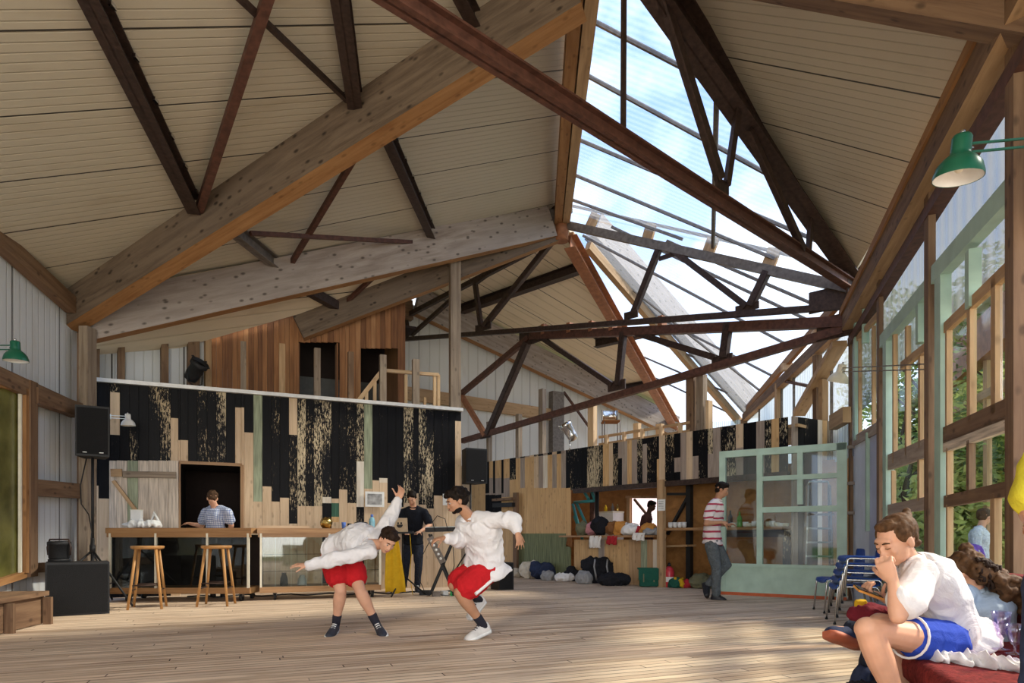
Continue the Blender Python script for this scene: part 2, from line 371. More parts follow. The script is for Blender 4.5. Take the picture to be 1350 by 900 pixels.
P1 = Plane((-6.35, 9.3, 4.49), (-6.07, 7.64, 4.40), (.75, 6.7, 7.10))
P2 = Plane((-6.35, 9.3, 4.49), (.75, 6.7, 7.10), (1.0, 13.5, 7.86))
P3 = Plane((-6.35, 9.3, 4.40), (-3.6, 12.3, 5.35), (1.06, 13.5, 7.7))
P4 = Plane((1.06, 13.5, 7.6), (5.7, 22.5, 5.2), (-2.54, 17.3, 7.5))
P4B = Plane((1.06, 13.5, 7.6), (-3.6, 12.3, 5.5), (-2.54, 17.3, 7.5))
QT = V((.7, 5.69, 6.75))
P6 = Plane((5.2, 9.8, 4.98), (5.2-.341*5.4, 4.4, 4.50), (.7, 5.69, 7.05))
G1 = Plane((1.06, 13.5, 7.75), (5.2, 9.8, 4.95), (.7, 5.69, 7.05))
G2 = Plane((1.06, 13.5, 7.75), (5.2, 9.8, 4.75), (6.56, 18, 4.45))
G3 = Plane((1.06, 13.5, 7.75), (6.56, 18, 4.45), (5.7, 22.5, 5.3))
def onp(P, x, y): return V((x, y, P.z(x, y)))

# floor and ground
m = MB(); m.slab([(-9, 22.6, 0), (-9, -7, 0), (9, -7, 0), (9, 22.6, 0)], -.12, 'floor_boards', (2.5, 1, 0)); structure(m.build('floor'))
m = MB(); m.slab([(-60, 90, -.35), (-60, -50, -.35), (90, -50, -.35), (90, 90, -.35)], -.2, 'grass'); o = structure(m.build('ground'))

# ceilings
def ceil(name, P, plan, seam_px, mt, th=.16):
    """seam_px: two pixels on one panel joint give the direction of the panels"""
    pts = [onp(P, x, y) for x, y in plan]; a = P.hit(*seam_px[0]); b = P.hit(*seam_px[1]); n = V(P.n)
    if n.z < 0: n = -n
    if (pts[1]-pts[0]).cross(pts[2]-pts[0]).z > 0: pts = pts[::-1]
    nn = (pts[1]-pts[0]).cross(pts[2]-pts[0]).normalized()
    m = MB(); m.slab(pts, -th, mt, b-a, nn, uv0=a); return structure(m.build(name))
ceil('ceiling', P1, [(-6.5, 9.5), (-4.4, -3.5), (1.0, -3.5), (.78, 6.72)], ((0, 155), (445, 123)), 'ceiling_panel')
ceil('ceiling', P2, [(-6.5, 9.36), (.76, 6.70), (1.06, 13.5)], ((530, 183), (750, 150)), 'ceiling_panel')
ceil('ceiling', P3, [(-6.6, 9.2), (1.06, 13.5), (-3.6, 12.3), (-6.9, 10.9)], ((150, 420), (330, 400)), 'ceiling_panel_far')
ceil('ceiling', P4, [(1.06, 13.5), (5.75, 22.6), (-2.6, 17.5)], ((696, 373), (778, 422)), 'ceiling_panel_far')
ceil('ceiling', P4B, [(1.06, 13.5), (-2.6, 17.5), (-6.5, 17.5), (-5.0, 12.0), (-3.6, 12.3)], ((696, 373), (760, 411)), 'ceiling_panel_far')
ceil('ceiling', P6, [(5.2, 9.8), (5.2-.341*12, -2.2), (.7, -2.2), (.7, 5.69)], ((990, 82), (1265, 135)), 'ceiling_panel')
ceil('ceiling', P1, [(1.0, -3.5), (1.0, -3.6), (-4.4, -3.6), (-4.4, -3.5)], ((0, 155), (445, 123)), 'ceiling_panel')

# skylight sheets
def glaz(name, P, plan, bars, mt='roof_sheet', rib=None):
    pts = [onp(P, x, y) for x, y in plan]; a = P.hit(*bars[0][:2]); b = P.hit(*bars[0][2:])
    r = thing(name, None, None, pts[0]); r['kind'] = 'structure'
    m = MB(); m.slab(pts, .012, mt, b-a, uv0=a); m.build('glazing_sheet', r)
    for q in bars:
        p0, p1 = P.hit(q[0], q[1]), P.hit(q[2], q[3]); d = (p1-p0).normalized(); ts = []
        for i in range(len(pts)):
            A, B = pts[i], pts[(i+1) % len(pts)]; en = (B-A).cross(P.n); den = d.dot(en)
            if abs(den) > 1e-6:
                t = (A-p0).dot(en)/den; X = p0+d*t; k = (X-A).dot(B-A)/(B-A).length_squared
                if -.001 <= k <= 1.001: ts.append(t)
        if len(ts) < 2: continue
        p0, p1 = p0+d*(min(ts)+.03), p0+d*(max(ts)-.03)
        MB().bar(p0, p1, .035, .05, 'steel_grey', None, (0, -.02)).build('glazing_bar', r)
    return r
glaz('window_1', G1, [(1.06, 13.5), (5.2, 9.8), (.7, 5.69)], [(770, 185, 1034, 297), (797, 33, 943, 109), (783, 102, 999, 220), (758, 229, 1100, 372), (755, 262, 960, 335), (790, -60, 905, 15)])
glaz('window_2', G2, [(1.06, 13.5), (6.56, 18), (5.2, 9.8)], [(795, 323, 1085, 478), (850, 318, 1118, 445), (903, 435, 1030, 500), (840, 385, 1010, 520), (935, 340, 1110, 415)])
glaz('window_3', G3, [(1.06, 13.5), (5.7, 22.5), (6.56, 18)], [(850, 470, 920, 500), (870, 500, 965, 545), (820, 430, 880, 455)])

# main beams ---------------------------------------------------------------
def glulam(name, label, a, b, w, h, mt='glulam', bot='glulam_orange', cat='beam'):
    o = MB().bar(a, b, w, h, mt, None, (0, h/2), m_bot=bot).build(name); return tag(o, label, cat, 'laminated roof beams')  # orange underside: bounced glow put into the wood colour
glulam('laminated_beam', 'large knotty laminated beam in front of all others, rising from the pier', (-6.35, 9.3, 3.95), (.75, 6.7, 6.42), .26, .66)
glulam('laminated_beam', 'grey knotty laminated beam running from the speaker side pier to the round steel hub', (-6.25, 9.5, 3.82), (.88, 13.4, 7.18), .24, .62, 'glulam_pale')
glulam('laminated_beam', 'shadowed laminated beam entering the brown boarded upper room', (-3.95, 12.25, 4.72), (1.0, 13.5, 7.15), .2, .48)
a = ENDW.hit(548, 420)+V((0, -.35, 0)); b = ENDW.hit(885, 578)+V((0, -.35, 0))
glulam('laminated_beam', 'pale pink laminated rafter along the top of the far white end wall', a, b, .22, .72, 'glulam_pale')
a = G2.hit(775, 318); b = G2.hit(992, 556)
MBo = MB().bar(a, b, .3, .6, 'glulam_pale', None, (0, .42)); tag(MBo.build('laminated_beam'), 'pale laminated beam seen hazily through the ribbed skylight sheets', 'beam', 'laminated roof beams')
tag(MB().bar(G2.hit(777, 318), G2.hit(980, 556), .14, .2, 'timber_tan', None, (0, -.12)).build('timber_rafter'), 'slim tan timber rafter under the skylight beam, falling to the far corner', 'rafter')
# beam near the top right corner, under the boarded ceiling
P6b = P6.off(-.34) if P6.off(-.34).z(2, 4) < P6.z(2, 4) else P6.off(.34)
a = P6b.hit(860, -32); b = P6b.hit(1420, 68)
tag(MB().bar(a, b, .24, .30, 'timber_brown', None, (0, .15)).build('timber_beam'), 'rough brown beam crossing the corner above the green lamp on the window wall', 'beam')
# ridge: a pair of timbers side by side
r = thing('ridge_beam', 'double timber ridge beam between the pale ceiling and the skylight', 'beam', (.8, 6, 6.5))
ra = V((.62, 3.4, 6.22)); rb = V((1.04, 13.35, 7.45))
for dx, mt in ((-.085, 'glulam_orange'), (.085, 'timber_tan')):
    MB().bar(ra, rb, .15, .34, mt, None, (-dx, .17), m_bot=mt).build('ridge_plank', r)
# hub
r = thing('steel_hub', 'rusty round steel hub pipe where beams and trusses meet', 'hub', NODE-V((0, 0, .35)))
pz = at(740, 318, 13.45).z
MB().cyl((1.03, 13.45, pz), (1.03, 13.45, pz+.62), .145, m='steel_orange', n=24).build('pipe', r)
MB().cyl((1.03, 13.45, pz+.62), (1.03, 13.45, pz+.66), .24, m='steel_dark', n=24).build('cap_plate', r)
MB().bar((.45, 13.3, pz+.45), (.98, 13.4, pz+.66), .03, .5, 'steel_grey').build('gusset_plate', r)
# hip steel from hub to far eave
a = at(752, 318, 13.5); b = at(893, 566, 22.3)
r = thing('steel_hip_rafter', 'orange rusty steel hip rafter running from the hub to the far corner', 'rafter', a)
MB().ibeam(a, b, .26, .30, 'steel_orange').build('steel_section', r)
MB().bar(a, b, .10, .06, 'glulam_orange', None, (0, .19)).build('timber_nailer', r)

# trusses -------------------------------------------------------------------
def truss(name, label, W, chords, webs, gus=(), mt='steel_dark', loc=None):
    r = thing(name, label, 'truss', W.hit(*chords[0][1][:2]), 'steel roof trusses')
    for nm, q, s_, mm, kind in chords:
        s_ = s_*(.82 if W is not V1 else .95)
        a, b = W.hit(q[0], q[1]), W.hit(q[2], q[3]); mb = MB()
        (mb.ibeam if kind == 'i' else mb.bar)(a, b, s_*.8, s_, mm, **({'t': .02} if kind == 'i' else {})); mb.build(nm, r)
    for q in webs:
        s_ = (q[4] if len(q) > 4 else .09)*.78; a, b = W.hit(q[0], q[1]), W.hit(q[2], q[3])
        mb = MB(); mb.angle(a, b, s_, q[5] if len(q) > 5 else mt, s_*.22, W.n); mb.build('web_member', r)
    for (x, y, sx, sz) in gus:
        p = W.hit(x, y); MB().bar(p-W.d*sx/2, p+W.d*sx/2, .03, sz, mt).build('gusset_plate', r)
    return r
V1 = Wall((5.2, 9.8), (-5.945, -5.43)); V2 = Wall((5.2, 9.8), (-4.14, 3.7)); V3 = Wall((5.2, 9.8), (-6.555, 7.4))
truss('roof_truss', 'biggest dark truss, its long rusty bottom chord crossing the whole roof', V1,
      [('top_chord', (1137, 372, 850, -45), .34, 'steel_dark', 'i'), ('bottom_chord', (1142, 388, 480, -32), .16, 'steel_rust', 'i')],
      [(820, -60, 819, 172, .075), (868, -8, 946, 238, .15), (969, 148, 955, 243, .12), (984, 172, 1056, 330, .13), (1067, 290, 1064, 330, .10)],
      [(1125, 378, .5, .35), (952, 245, .25, .12)])
truss('roof_truss', 'slender rusty truss hanging from the hub to the window wall, boards resting on its top', V2,
      [('top_chord', (744, 296, 1120, 380), .18, 'steel_grey', 'b'), ('top_chord', (736, 312, 533, 418), .14, 'steel_dark', 'b'), ('bottom_chord', (533, 447, 1122, 403), .12, 'steel_dark', 'b')],
      [(730, 315, 638, 430, .13), (626, 371, 634, 430, .11), (595, 395, 543, 441, .10), (535, 420, 539, 443, .10), (869, 327, 835, 413, .12), (888, 331, 984, 404, .12), (1011, 358, 989, 403, .14), (650, 356, 628, 372, .1)],
      [(637, 431, .5, .16), (882, 337, .4, .08), (985, 405, .4, .12), (1098, 393, .7, .34), (832, 415, .3, .14)])
truss('roof_truss', 'rusty truss hanging lowest, just over the serving wall', V3,
      [('top_chord', (700, 443, 1120, 424), .20, 'steel_rust', 'b'), ('bottom_chord', (610, 581, 1112, 434), .16, 'steel_rust', 'b'), ('top_chord', (697, 445, 608, 519), .16, 'steel_rust', 'b')],
      [(695, 452, 643, 572, .17), (712, 444, 808, 508, .12), (822, 438, 815, 508, .14), (840, 440, 943, 472, .13), (960, 426, 954, 472, .15), (608, 521, 640, 574, .13, 'steel_orange')],
      [(702, 443, .9, .36), (813, 508, .45, .2), (952, 473, .4, .14), (1103, 430, .6, .36), (640, 573, .4, .18)])
tt = [o for o in bpy.data.objects if 'lowest' in str(o.get('label'))][0]
for x, y in ((718, 441), (752, 439), (781, 437), (808, 436), (873, 430)):       # upright blocks between the chords
    MB().bar(V3.hit(x, y), V3.hit(x, y-13), .10, .16, 'steel_orange', V3.n).build('spacer_block', tt)
# purlin struts standing on the truss
for i, (x0, y0, x1, y1) in enumerate(((778, 300, 786, 281), (853, 318, 859, 295), (934, 334, 941, 313), (1013, 352, 1022, 327))):
    a = V2.hit(x0, y0)+V((0, 0, .02)); b = V2.hit(x1, y1)+V((0, 0, .0))
    o = MB().bar(a, b, .22, .06, 'timber_tan', V2.n).build('timber_strut')
    tag(o, ['short timber strut on the hub truss, first out from the hub', 'short timber strut on the hub truss, second out from the hub', 'short timber strut on the hub truss, third out from the hub', 'short timber strut on the hub truss, furthest from the hub'][i], 'strut', 'timber struts on the hub truss')
tag(MB().bar(V2.hit(752, 274)+V((0, 0, .05)), V2.hit(1062, 345)+V((0, 0, .05)), .04, .05, 'steel_grey').build('roof_purlin'), 'thin steel purlin above the hub truss, carried on short struts', 'purlin')
tag(MB().cyl(G1.hit(945, 108)-V((0, 0, .1)), V2.hit(940, 330)+V((0, 0, .05)), .035, m='steel_grey').build('tie_rod'), 'thin upright grey tie rod against the skylight', 'rod')

# joists and braces under the near ceilings ------------------------------------
def joist(q, w, h, label, P, drop=.0, mt='steel_dark', kind='i', name='steel_joist', cat='joist', d2=None):
    a, b = P.off(0).hit(q[0], q[1]), P.hit(q[2], q[3]); a = a-V((0, 0, drop+h/2)); b = b-V((0, 0, (drop if d2 is None else d2)+h/2))
    if q[1] < 0: a = a+(a-b)*.22
    r = thing(name, label, cat, a, 'steel members under the roof'); mb = MB()
    if kind == 'i': mb.ibeam(a, b, w, h, mt)
    elif kind == 'l': mb.angle(a, b, w, mt, .014)
    else: mb.bar(a, b, w, h, mt)
    mb.build('steel_section', r)
    if kind == 'i' and (b-a).length > 2.0:
        n = 7
        for k in range(n):
            p = a.lerp(b, (k+.6)/n); MB().box(p+V((w/2+.012, .0, h/2-.03)), .03, .07, .035, 'chrome').build('roof_clip', r)
    return r
joist((120, -25, 256, 262), .16, .20, 'leftmost dark steel roof joist, falling to the middle of the front beam', P1)
joist((352, -25, 262, 262), .09, .09, 'rusty brace meeting the leftmost roof joist at its foot', P1, .12, 'steel_rust', 'b', 'steel_brace', 'brace')
joist((318, -20, 458, 118), .05, .05, 'thin dark diagonal tie crossing a rusty brace at the top of the picture', P1, .10, 'steel_dark', 'b', 'tie_rod', 'rod')
joist((448, -25, 468, 122), .17, .20, 'dark steel joist ending on the front beam above its middle', P1)
joist((608, -20, 628, 20), .14, .18, 'short dark steel joist at the top edge beside the ridge', P1)
joist((690, -20, 630, 26), .10, .1, 'short dark brace at the top edge beside the ridge', P1, .05, kind='b', name='steel_brace', cat='brace')
joist((508, 162, 572, 308), .14, .20, 'brown steel joist between the front beam and the grey beam, beside the ridge', P2)
joist((310, 296, 378, 352), .14, .18, 'grey steel joist linking the front beam to the grey beam', P2, mt='steel_grey')
joist((466, 196, 377, 348), .07, .08, 'rusty diagonal brace between the front beam and the grey beam', P2, .10, 'steel_rust', 'b', 'steel_brace', 'brace')
joist((330, 290, 578, 308), .06, .06, 'long thin rusty tie lying almost level under the ceiling', P2, .16, 'steel_rust', 'b', 'tie_rod', 'rod')
joist((405, 376, 448, 400), .14, .16, 'short dark joist above the brown boarded room', P3, kind='b')
joist((500, 352, 446, 402), .07, .07, 'short rusty brace above the brown boarded room', P3, .05, 'steel_rust', 'b', 'steel_brace', 'brace')
joist((545, 425, 770, 345), .20, .22, 'long dark steel joist under the tan far ceiling', P4, mt='steel_dark')
joist((785, 447, 880, 425), .2, .24, 'short dark steel joist beside the orange hip rafter', P4)
joist((1035-250, 515, 865, 500), .2, .24, 'lowest short steel joist near the foot of the hip rafter', P4)

# ------------------------------------------------------------------ posts
def post(name, label, base, top, w, d, mt, rz=0, cat='post', group=None):
    b = V(base); t = V(top); c = math.cos(rz); s_ = math.sin(rz); mb = MB(); rs = [V((sx*w/2*c-sy*d/2*s_, sx*w/2*s_+sy*d/2*c, 0)) for sx, sy in ((-1, -1), (1, -1), (1, 1), (-1, 1))]
    l = (t-b).length; ro = random.random()*7
    for i in range(4):
        j = (i+1) % 4; ww = (rs[i]-rs[j]).length
        mb.face([b+rs[i], b+rs[j], t+rs[j], t+rs[i]], [(ro, i*.6), (ro, i*.6+ww), (ro+l, i*.6+ww), (ro+l, i*.6)], mt)
    mb.face([t+q for q in rs], [(0, 0), (0, w), (.02, w), (.02, 0)], mt); mb.face([b+q for q in rs[::-1]], [(0, 0), (0, w), (.02, w), (.02, 0)], mt)
    return tag(mb.build(name, origin=b), label, cat, group)
post('timber_post', 'brown timber pier post beside the white panelled side wall, behind the bass speaker', (-6.36, 9.55, 0), (-6.36, 9.55, 4.35), .16, .2, 'timber_brown')
post('timber_post', 'reddish timber pier post next to the black plank wall, behind the hanging speaker', (-6.12, 9.3, 0), (-6.12, 9.3, 3.98), .13, .2, 'timber_grey')
p = BARW.hit(600, 600); t = at(600, 335, p.y)
post('timber_post', 'tall weathered post rising from the end of the black plank wall to the grey beam', (p.x-.02, p.y+.16, 0), (p.x-.02, p.y+.16, t.z+.12), .2, .2, 'timber_grey', .3)
# ------------------------------------------------------------------ board walls
BB, BC, BF, RAW, RW2, GRN, DG, GB, WB, SG = 'black_board', 'black_clean', 'black_flaky', 'raw_board', 'raw_board_warm', 'green_board', 'darkgreen_board', 'grey_board', 'white_board', 'sage_board'
def planks(mb, W, specs, th=.022):
    """specs: (x0, x1, [(ytop, ybottom, material), ...]); z None means floor"""
    for x0, x1, segs in specs:
        u0, u1 = W.u(x0), W.u(x1); xc = (x0+x1)/2; out = random.uniform(0, .006)
        for y0, y1, mt in segs:
            z0 = W.zz(xc, y1) if y1 is not None else 0.0; z1 = W.zz(xc, y0) if not isinstance(y0, tuple) else y0[0]
            z0 = max(z0, 0); g = .0025*(1 if u1 > u0 else -1); ro = random.random()*20; rv = random.random()*9
            a = [W.pt(u0+g, z0, out), W.pt(u1-g, z0, out), W.pt(u1-g, z1, out), W.pt(u0+g, z1, out)]
            b = [W.pt(u0-g, z0, -th), W.pt(u1+g, z0, -th), W.pt(u1+g, z1, -th), W.pt(u0-g, z1, -th)]
            l = z1-z0; ww = abs(u1-u0)
            uv = [(ro, rv), (ro, rv+ww), (ro+l, rv+ww), (ro+l, rv)]
            mb.face(a, uv, mt); mb.face(b[::-1], uv[::-1], 'timber_brown')
            for i in range(4):
                j = (i+1) % 4; mb.face([a[j], a[i], b[i], b[j]], [(0, 0), (.1, 0), (.1, .02), (0, .02)], mt)
    return mb
def T(x): return 500+(x-110)*.0823+2       # top edge of the bar wall, as a row of the photograph
D = None
sp = []
def S(x0, x1, *segs): sp.append((x0, x1, [(T((x0+x1)/2) if a == 'T' else a, b, c) for a, b, c in segs]))
S(105, 117, ('T', 520, BC), (520, D, RAW)); S(117, 122, ('T', 653, BC), (653, D, RW2)); S(122, 130, ('T', 640, BC), (640, D, RAW)); S(130, 145, ('T', 657, BC), (657, D, RAW))
S(145, 158, ('T', 517, BB), (517, 573, RAW), (573, D, BC))
for x0, x1, mt in ((158, 171, BC), (171, 183, BB), (183, 196, BC), (196, 211, BB), (211, 225, BB)): S(x0, x1, ('T', D, mt))
S(225, 235, ('T', 551, BC), (551, D, RAW))
S(235, 237.5, ('T', 580, BC), (580, D, RAW)); S(237.5, 248, ('T', 580, BC), (580, 611, RAW))
for x0, x1, mt in ((248, 260, BC), (260, 273, BB), (273, 285, BB), (285, 298, BF), (298, 310, BC)): S(x0, x1, ('T', 611, mt))
S(310, 318, ('T', 537, BC), (537, 611, RAW)); S(318, 322, ('T', 537, BC), (537, D, RAW)); S(322, 334, ('T', 570, BC), (570, D, RAW)); S(334, 346, ('T', 519, WB), (519, 661, GRN), (661, D, RAW))
S(346, 358, ('T', 641, BC), (641, D, RAW)); S(358, 369, ('T', 661, BB), (661, D, RAW)); S(369, 381, ('T', 656, BC), (656, D, RAW))
S(381, 392, ('T', 573, RAW), (573, 690, BB), (690, D, RAW)); S(392, 403, ('T', 667, BF), (667, D, RAW)); S(403, 414, ('T', 667, BB), (667, D, RAW)); S(414, 425, ('T', 667, BF), (667, D, RAW))
S(425, 437, ('T', 655, BF), (655, 663, WB), (663, D, BC)); S(437, 447, ('T', 657, BC), (657, 663, RAW), (663, 681, DG), (681, 688, RW2), (688, D, RAW)); S(447, 458, ('T', 645, BB), (645, D, RAW))
S(458, 470, ('T', 663, BB), (663, D, RAW)); S(470, 480, ('T', 608, BF), (608, 668, WB), (668, D, BC)); S(480, 491, ('T', 644, GRN), (644, D, RAW))
S(491, 500, ('T', 633, BC), (633, D, RAW)); S(500, 511, ('T', 630, BC), (630, 636, WB), (636, D, RAW)); S(511, 522, ('T', 663, BC), (663, D, RAW)); S(522, 532, ('T', 668, BC), (668, D, RAW))
S(532, 545, ('T', 663, BF), (663, D, RAW)); S(545, 552, ('T', 650, BC), (650, D, RAW)); S(552, 562, ('T', 665, BF), (665, D, RAW)); S(562, 572, ('T', 670, BF), (670, D, RAW))
S(572, 583, ('T', 653, BC), (653, D, RAW)); S(583, 591, ('T', 655, BB), (655, D, RAW)); S(591, 600, ('T', 650, BC), (650, D, RAW)); S(600, 608, ('T', 555, BC), (555, D, RAW))
m = planks(MB(), BARW, sp)
u0, u1 = BARW.u(105), BARW.u(608)                     # closed end of the wall and the back of it
zt = BARW.zz(110, 502)
m.bar(BARW.pt(u1-.02, 0, -.11), BARW.pt(u1-.02, zt, -.11), .04, .18, RAW, BARW.n)
structure(m.build('wall_bar'))
a = BARW.pt(u0, zt+.03, -.06); b = BARW.pt(u1+.02, zt+.03, -.06)
structure(MB().bar(a, b, .26, .06, 'edge_white').build('trim_1'))
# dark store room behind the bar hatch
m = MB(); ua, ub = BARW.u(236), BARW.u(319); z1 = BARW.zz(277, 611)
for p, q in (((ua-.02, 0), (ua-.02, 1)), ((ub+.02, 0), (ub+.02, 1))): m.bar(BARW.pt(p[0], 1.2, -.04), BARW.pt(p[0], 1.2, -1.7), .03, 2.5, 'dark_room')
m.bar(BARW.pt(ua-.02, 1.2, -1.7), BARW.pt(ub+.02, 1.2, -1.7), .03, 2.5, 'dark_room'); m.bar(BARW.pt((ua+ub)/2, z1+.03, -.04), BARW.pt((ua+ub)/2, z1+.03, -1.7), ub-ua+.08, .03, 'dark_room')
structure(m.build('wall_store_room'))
m = MB()
for p, q in (((ua, .9), (ua, z1)), ((ub, .9), (ub, z1)), ((ua, z1), (ub, z1))): m.bar(BARW.pt(*p, .01), BARW.pt(*q, .01), .05, .04, 'oak_top', BARW.n)
structure(m.build('trim_2'))

# serving wall
sp = []
def TS(x): return 708-(HY-587)*(F/(SERV.hit(x, 600).y))/(F/SERV.hit(787, 600).y)     # level top edge
zt2 = SERV.zz(787, 587); zb2 = SERV.zz(800, 642)
def topy(x): Y = SERV.hit(x, 600).y; return HY-(zt2-H)*F/Y
def boty(x): Y = SERV.hit(x, 600).y; return HY-(zb2-H)*F/Y
def S2(x0, x1, *segs):
    xc = (x0+x1)/2; f = lambda v: topy(xc) if v == 'T' else boty(xc) if v == 'B' else v
    sp.append((x0, x1, [(f(a), f(b), c) for a, b, c in segs]))
S2(608, 622, ('T', D, RAW)); S2(622, 640, ('T', D, RW2))
for x0, x1, mt in ((640, 645, BC), (645, 650, RW2), (650, 653, BC), (653, 661, RW2), (661, 664, BC), (664, 672, RW2)): S2(x0, x1, ('T', 630 if mt == RW2 else 650, mt), (630 if mt == RW2 else 650, 655 if x0 > 655 else 652, GB), (655 if x0 > 655 else 652, D, RW2 if x0 > 655 else BC))
S2(672, 680, ('T', 632, BB), (632, D, RW2))
for i, x in enumerate(range(680, 746, 6)):
    up = [GB, BC, GB, RAW, BB, BB, GB, BC, RAW, BC, GB][i % 11]
    S2(x, x+6, ('T', 604-(x-680)*.11, up), (604-(x-680)*.11, 643, [RW2, GB, RW2, RW2, RAW, GB, WB, RW2, GB, RW2, GB][i % 11]), (643, 703, RW2), (703, D, SG))
S2(746, 752, ('T', 643, BC), (643, 708, RW2), (708, D, SG))
X = 752
for x1, *sg in ((757, ('T', 'B', BB)), (768, ('T', 'B', BB)), (774, ('T', 'B', BC)), (785, ('T', 'B', BF)), (795, ('T', 'B', BF)), (803, ('T', 'B', RW2)), (808, ('T', 'B', RAW)), (815, ('T', 598, BC), (598, 'B', BB)), (820, ('T', 604, GB), (604, 'B', BC)),
                (827, ('T', 'B', GB)), (833, ('T', 'B', RW2)), (840, ('T', 'B', GB)), (847, ('T', 'B', BF)), (853, ('T', 585, BC), (585, 'B', GB)), (866, ('T', 'B', BB)), (869, ('T', 605, BB), (605, 'B', RW2)), (877, ('T', 'B', RAW)), (889, ('T', 'B', BB)), (897, ('T', 603, BC), (603, 622, GB), (622, 'B', BC)), (905, ('T', 'B', GB)), (913, ('T', 'B', RAW)),
                (921, ('T', 601, BC), (601, 'B', GB)), (933, ('T', 'B', BB)), (940, ('T', 598, BF), (598, 'B', GB)), (950, ('T', 'B', GB)), (958, ('T', 'B', BB)), (970, ('T', 'B', BF)), (980, ('T', 590, RAW), (590, 'B', GB)), (988, ('T', 'B', BC)), (997, ('T', 'B', BC)), (1008, ('T', 'B', GB)), (1017, ('T', 'B', BF)), (1027, ('T', 'B', RW2)), (1038, ('T', 'B', BF))):
    S2(X, x1, *sg); X = x1
m = planks(MB(), SERV, sp); sp = []
q_ = SERV.hit(1045, 700); SERV2 = Wall((q_.x, q_.y), (1.79, 1)); z_end = SERV.zz(1045, topy(1045))
def topy(x): Y = SERV2.hit(x, 600).y; return HY-(z_end-H)*F/Y
X = 1045
for x1, mt in ( (1052, GB), (1060, BC), (1066, BB), (1078, BC), (1084, WB), (1090, RW2), (1101, 'timber_grey'), (1106, RAW), (1112, 'lilac_pale'), (1122, GB)):
    S2(X, x1, ('T', D, mt)); X = x1
planks(m, SERV2, sp); sp = []
# boards under the serving counter
for i, x in enumerate(range(757, 869, 8)): S2(x, min(x+8, 869), (711, D, (RW2, RW2, RW2, RW2, GB, RW2, RW2, RW2, RW2, 'timber_tan', 'timber_tan', GRN, 'timber_tan', WB)[i % 14]))
planks(m, SERV, sp)
structure(m.build('wall_serving'))
# fascia steel under the upper band, and the bay behind the hatches
def sp_(x, z, out=0):
    W_ = Wall(SERV.pt(0, 0, out)[:2], SERV.d[:2]); return W_.pt(W_.u(x), z)
structure(MB().bar(sp_(757, zb2-.03), sp_(1040, zb2-.03), .10, .10, 'steel_dark').build('trim_3'))
m = MB(); B = 2.3
ua, ub, uc = SERV.u(640), SERV.u(873), SERV.u(1046); m.bar(SERV.pt(ua, 1.1, -B), SERV.pt(ub, 1.1, -B), .03, 2.3, 'osb'); m.bar(SERV.pt(ub-.6, 1.1, -.75), SERV.pt(uc+.8, 1.1, -.75), .03, 2.3, 'osb'); m.bar(SERV.pt(ua, 1.1, -.03), SERV.pt(ua, 1.1, -B), .03, 2.3, 'osb')
ca, cb = SERV.pt((SERV.u(750)+SERV.u(1042))/2, 2.25, -.06), SERV.pt((SERV.u(750)+SERV.u(1042))/2, 2.25, -B)
structure(m.build('wall_back_kitchen'))
# loft deck on top of the serving bay, slanted timber joist edge seen above the boards
m = MB(); q = [SERV.pt(SERV.u(x_), zt2-.12, o_) for x_, o_ in ((750, -.05), (1050, -.05), (1050, -2.0), (750, -2.0))]; m.slab(q, -.05, 'timber_tan', n=V((0, 0, 1))); structure(m.build('floor_loft'))
m = MB(); m.bar(sp_(790, zt2+.22, -.25), sp_(910, zt2+.22, -.25), .05, .05, 'timber_tan'); m.bar(sp_(790, zt2+.06, -.25), sp_(910, zt2+.06, -.25), .05, .05, 'timber_tan')
for x in (800, 823, 847, 872, 897): m.bar(sp_(x, zt2-.1, -.22), sp_(x, zt2+.24, -.22), .06, .07, 'timber_new', SERV.n)
tag(m.build('timber_curb'), 'low tan timber upstand along the edge of the loft deck', 'railing')
# posts of the serving wall
post('timber_post', 'pale timber post between the two serving hatches, a paper note pinned on it', sp_(872, 0, .06), sp_(872, zb2+.05, .06), .14, .10, 'timber_tan', -.88)
for x, y0, y1, wd, lab in ((645, 556, 605, .1, 'short timber stud end rising above the serving wall behind the small speaker'), (684, 546, 598, .12, 'timber stud end above the serving wall, second from the tall post'), (715, 513, 590, .14, 'timber stud above the serving wall beside the steel column')):
    a = sp_(x, zt2-.5, -.15); Y = a.y; post('timber_stud', lab, (a.x, a.y, zt2-.5), (a.x, a.y, at(x, y0, Y).z), wd, .12, 'timber_grey', -.88, 'stud', 'studs above the serving wall')
a = sp_(781, zt2-.5, -.12); post('timber_post', 'bright new timber post above the serving wall beside the upstairs chair', (a.x, a.y, zt2-.6), (a.x, a.y, at(781, 527, a.y).z), .17, .12, 'timber_new', -.88)
for x, y0, w_, mt, lab in ((912, 490, .17, 'timber_brown', 'broad dark timber post standing on the loft, first of the tight pair'), (925, 494, .15, 'timber_grey', 'grey timber post standing on the loft, second of the tight pair'), (935, 528, .06, 'timber_new', 'thin pale lath beside the pair of loft posts')):
    a = sp_(x, zt2-.1, -.3); post('timber_post', lab, a, at(x, y0, a.y), w_, .14, mt, -.88)

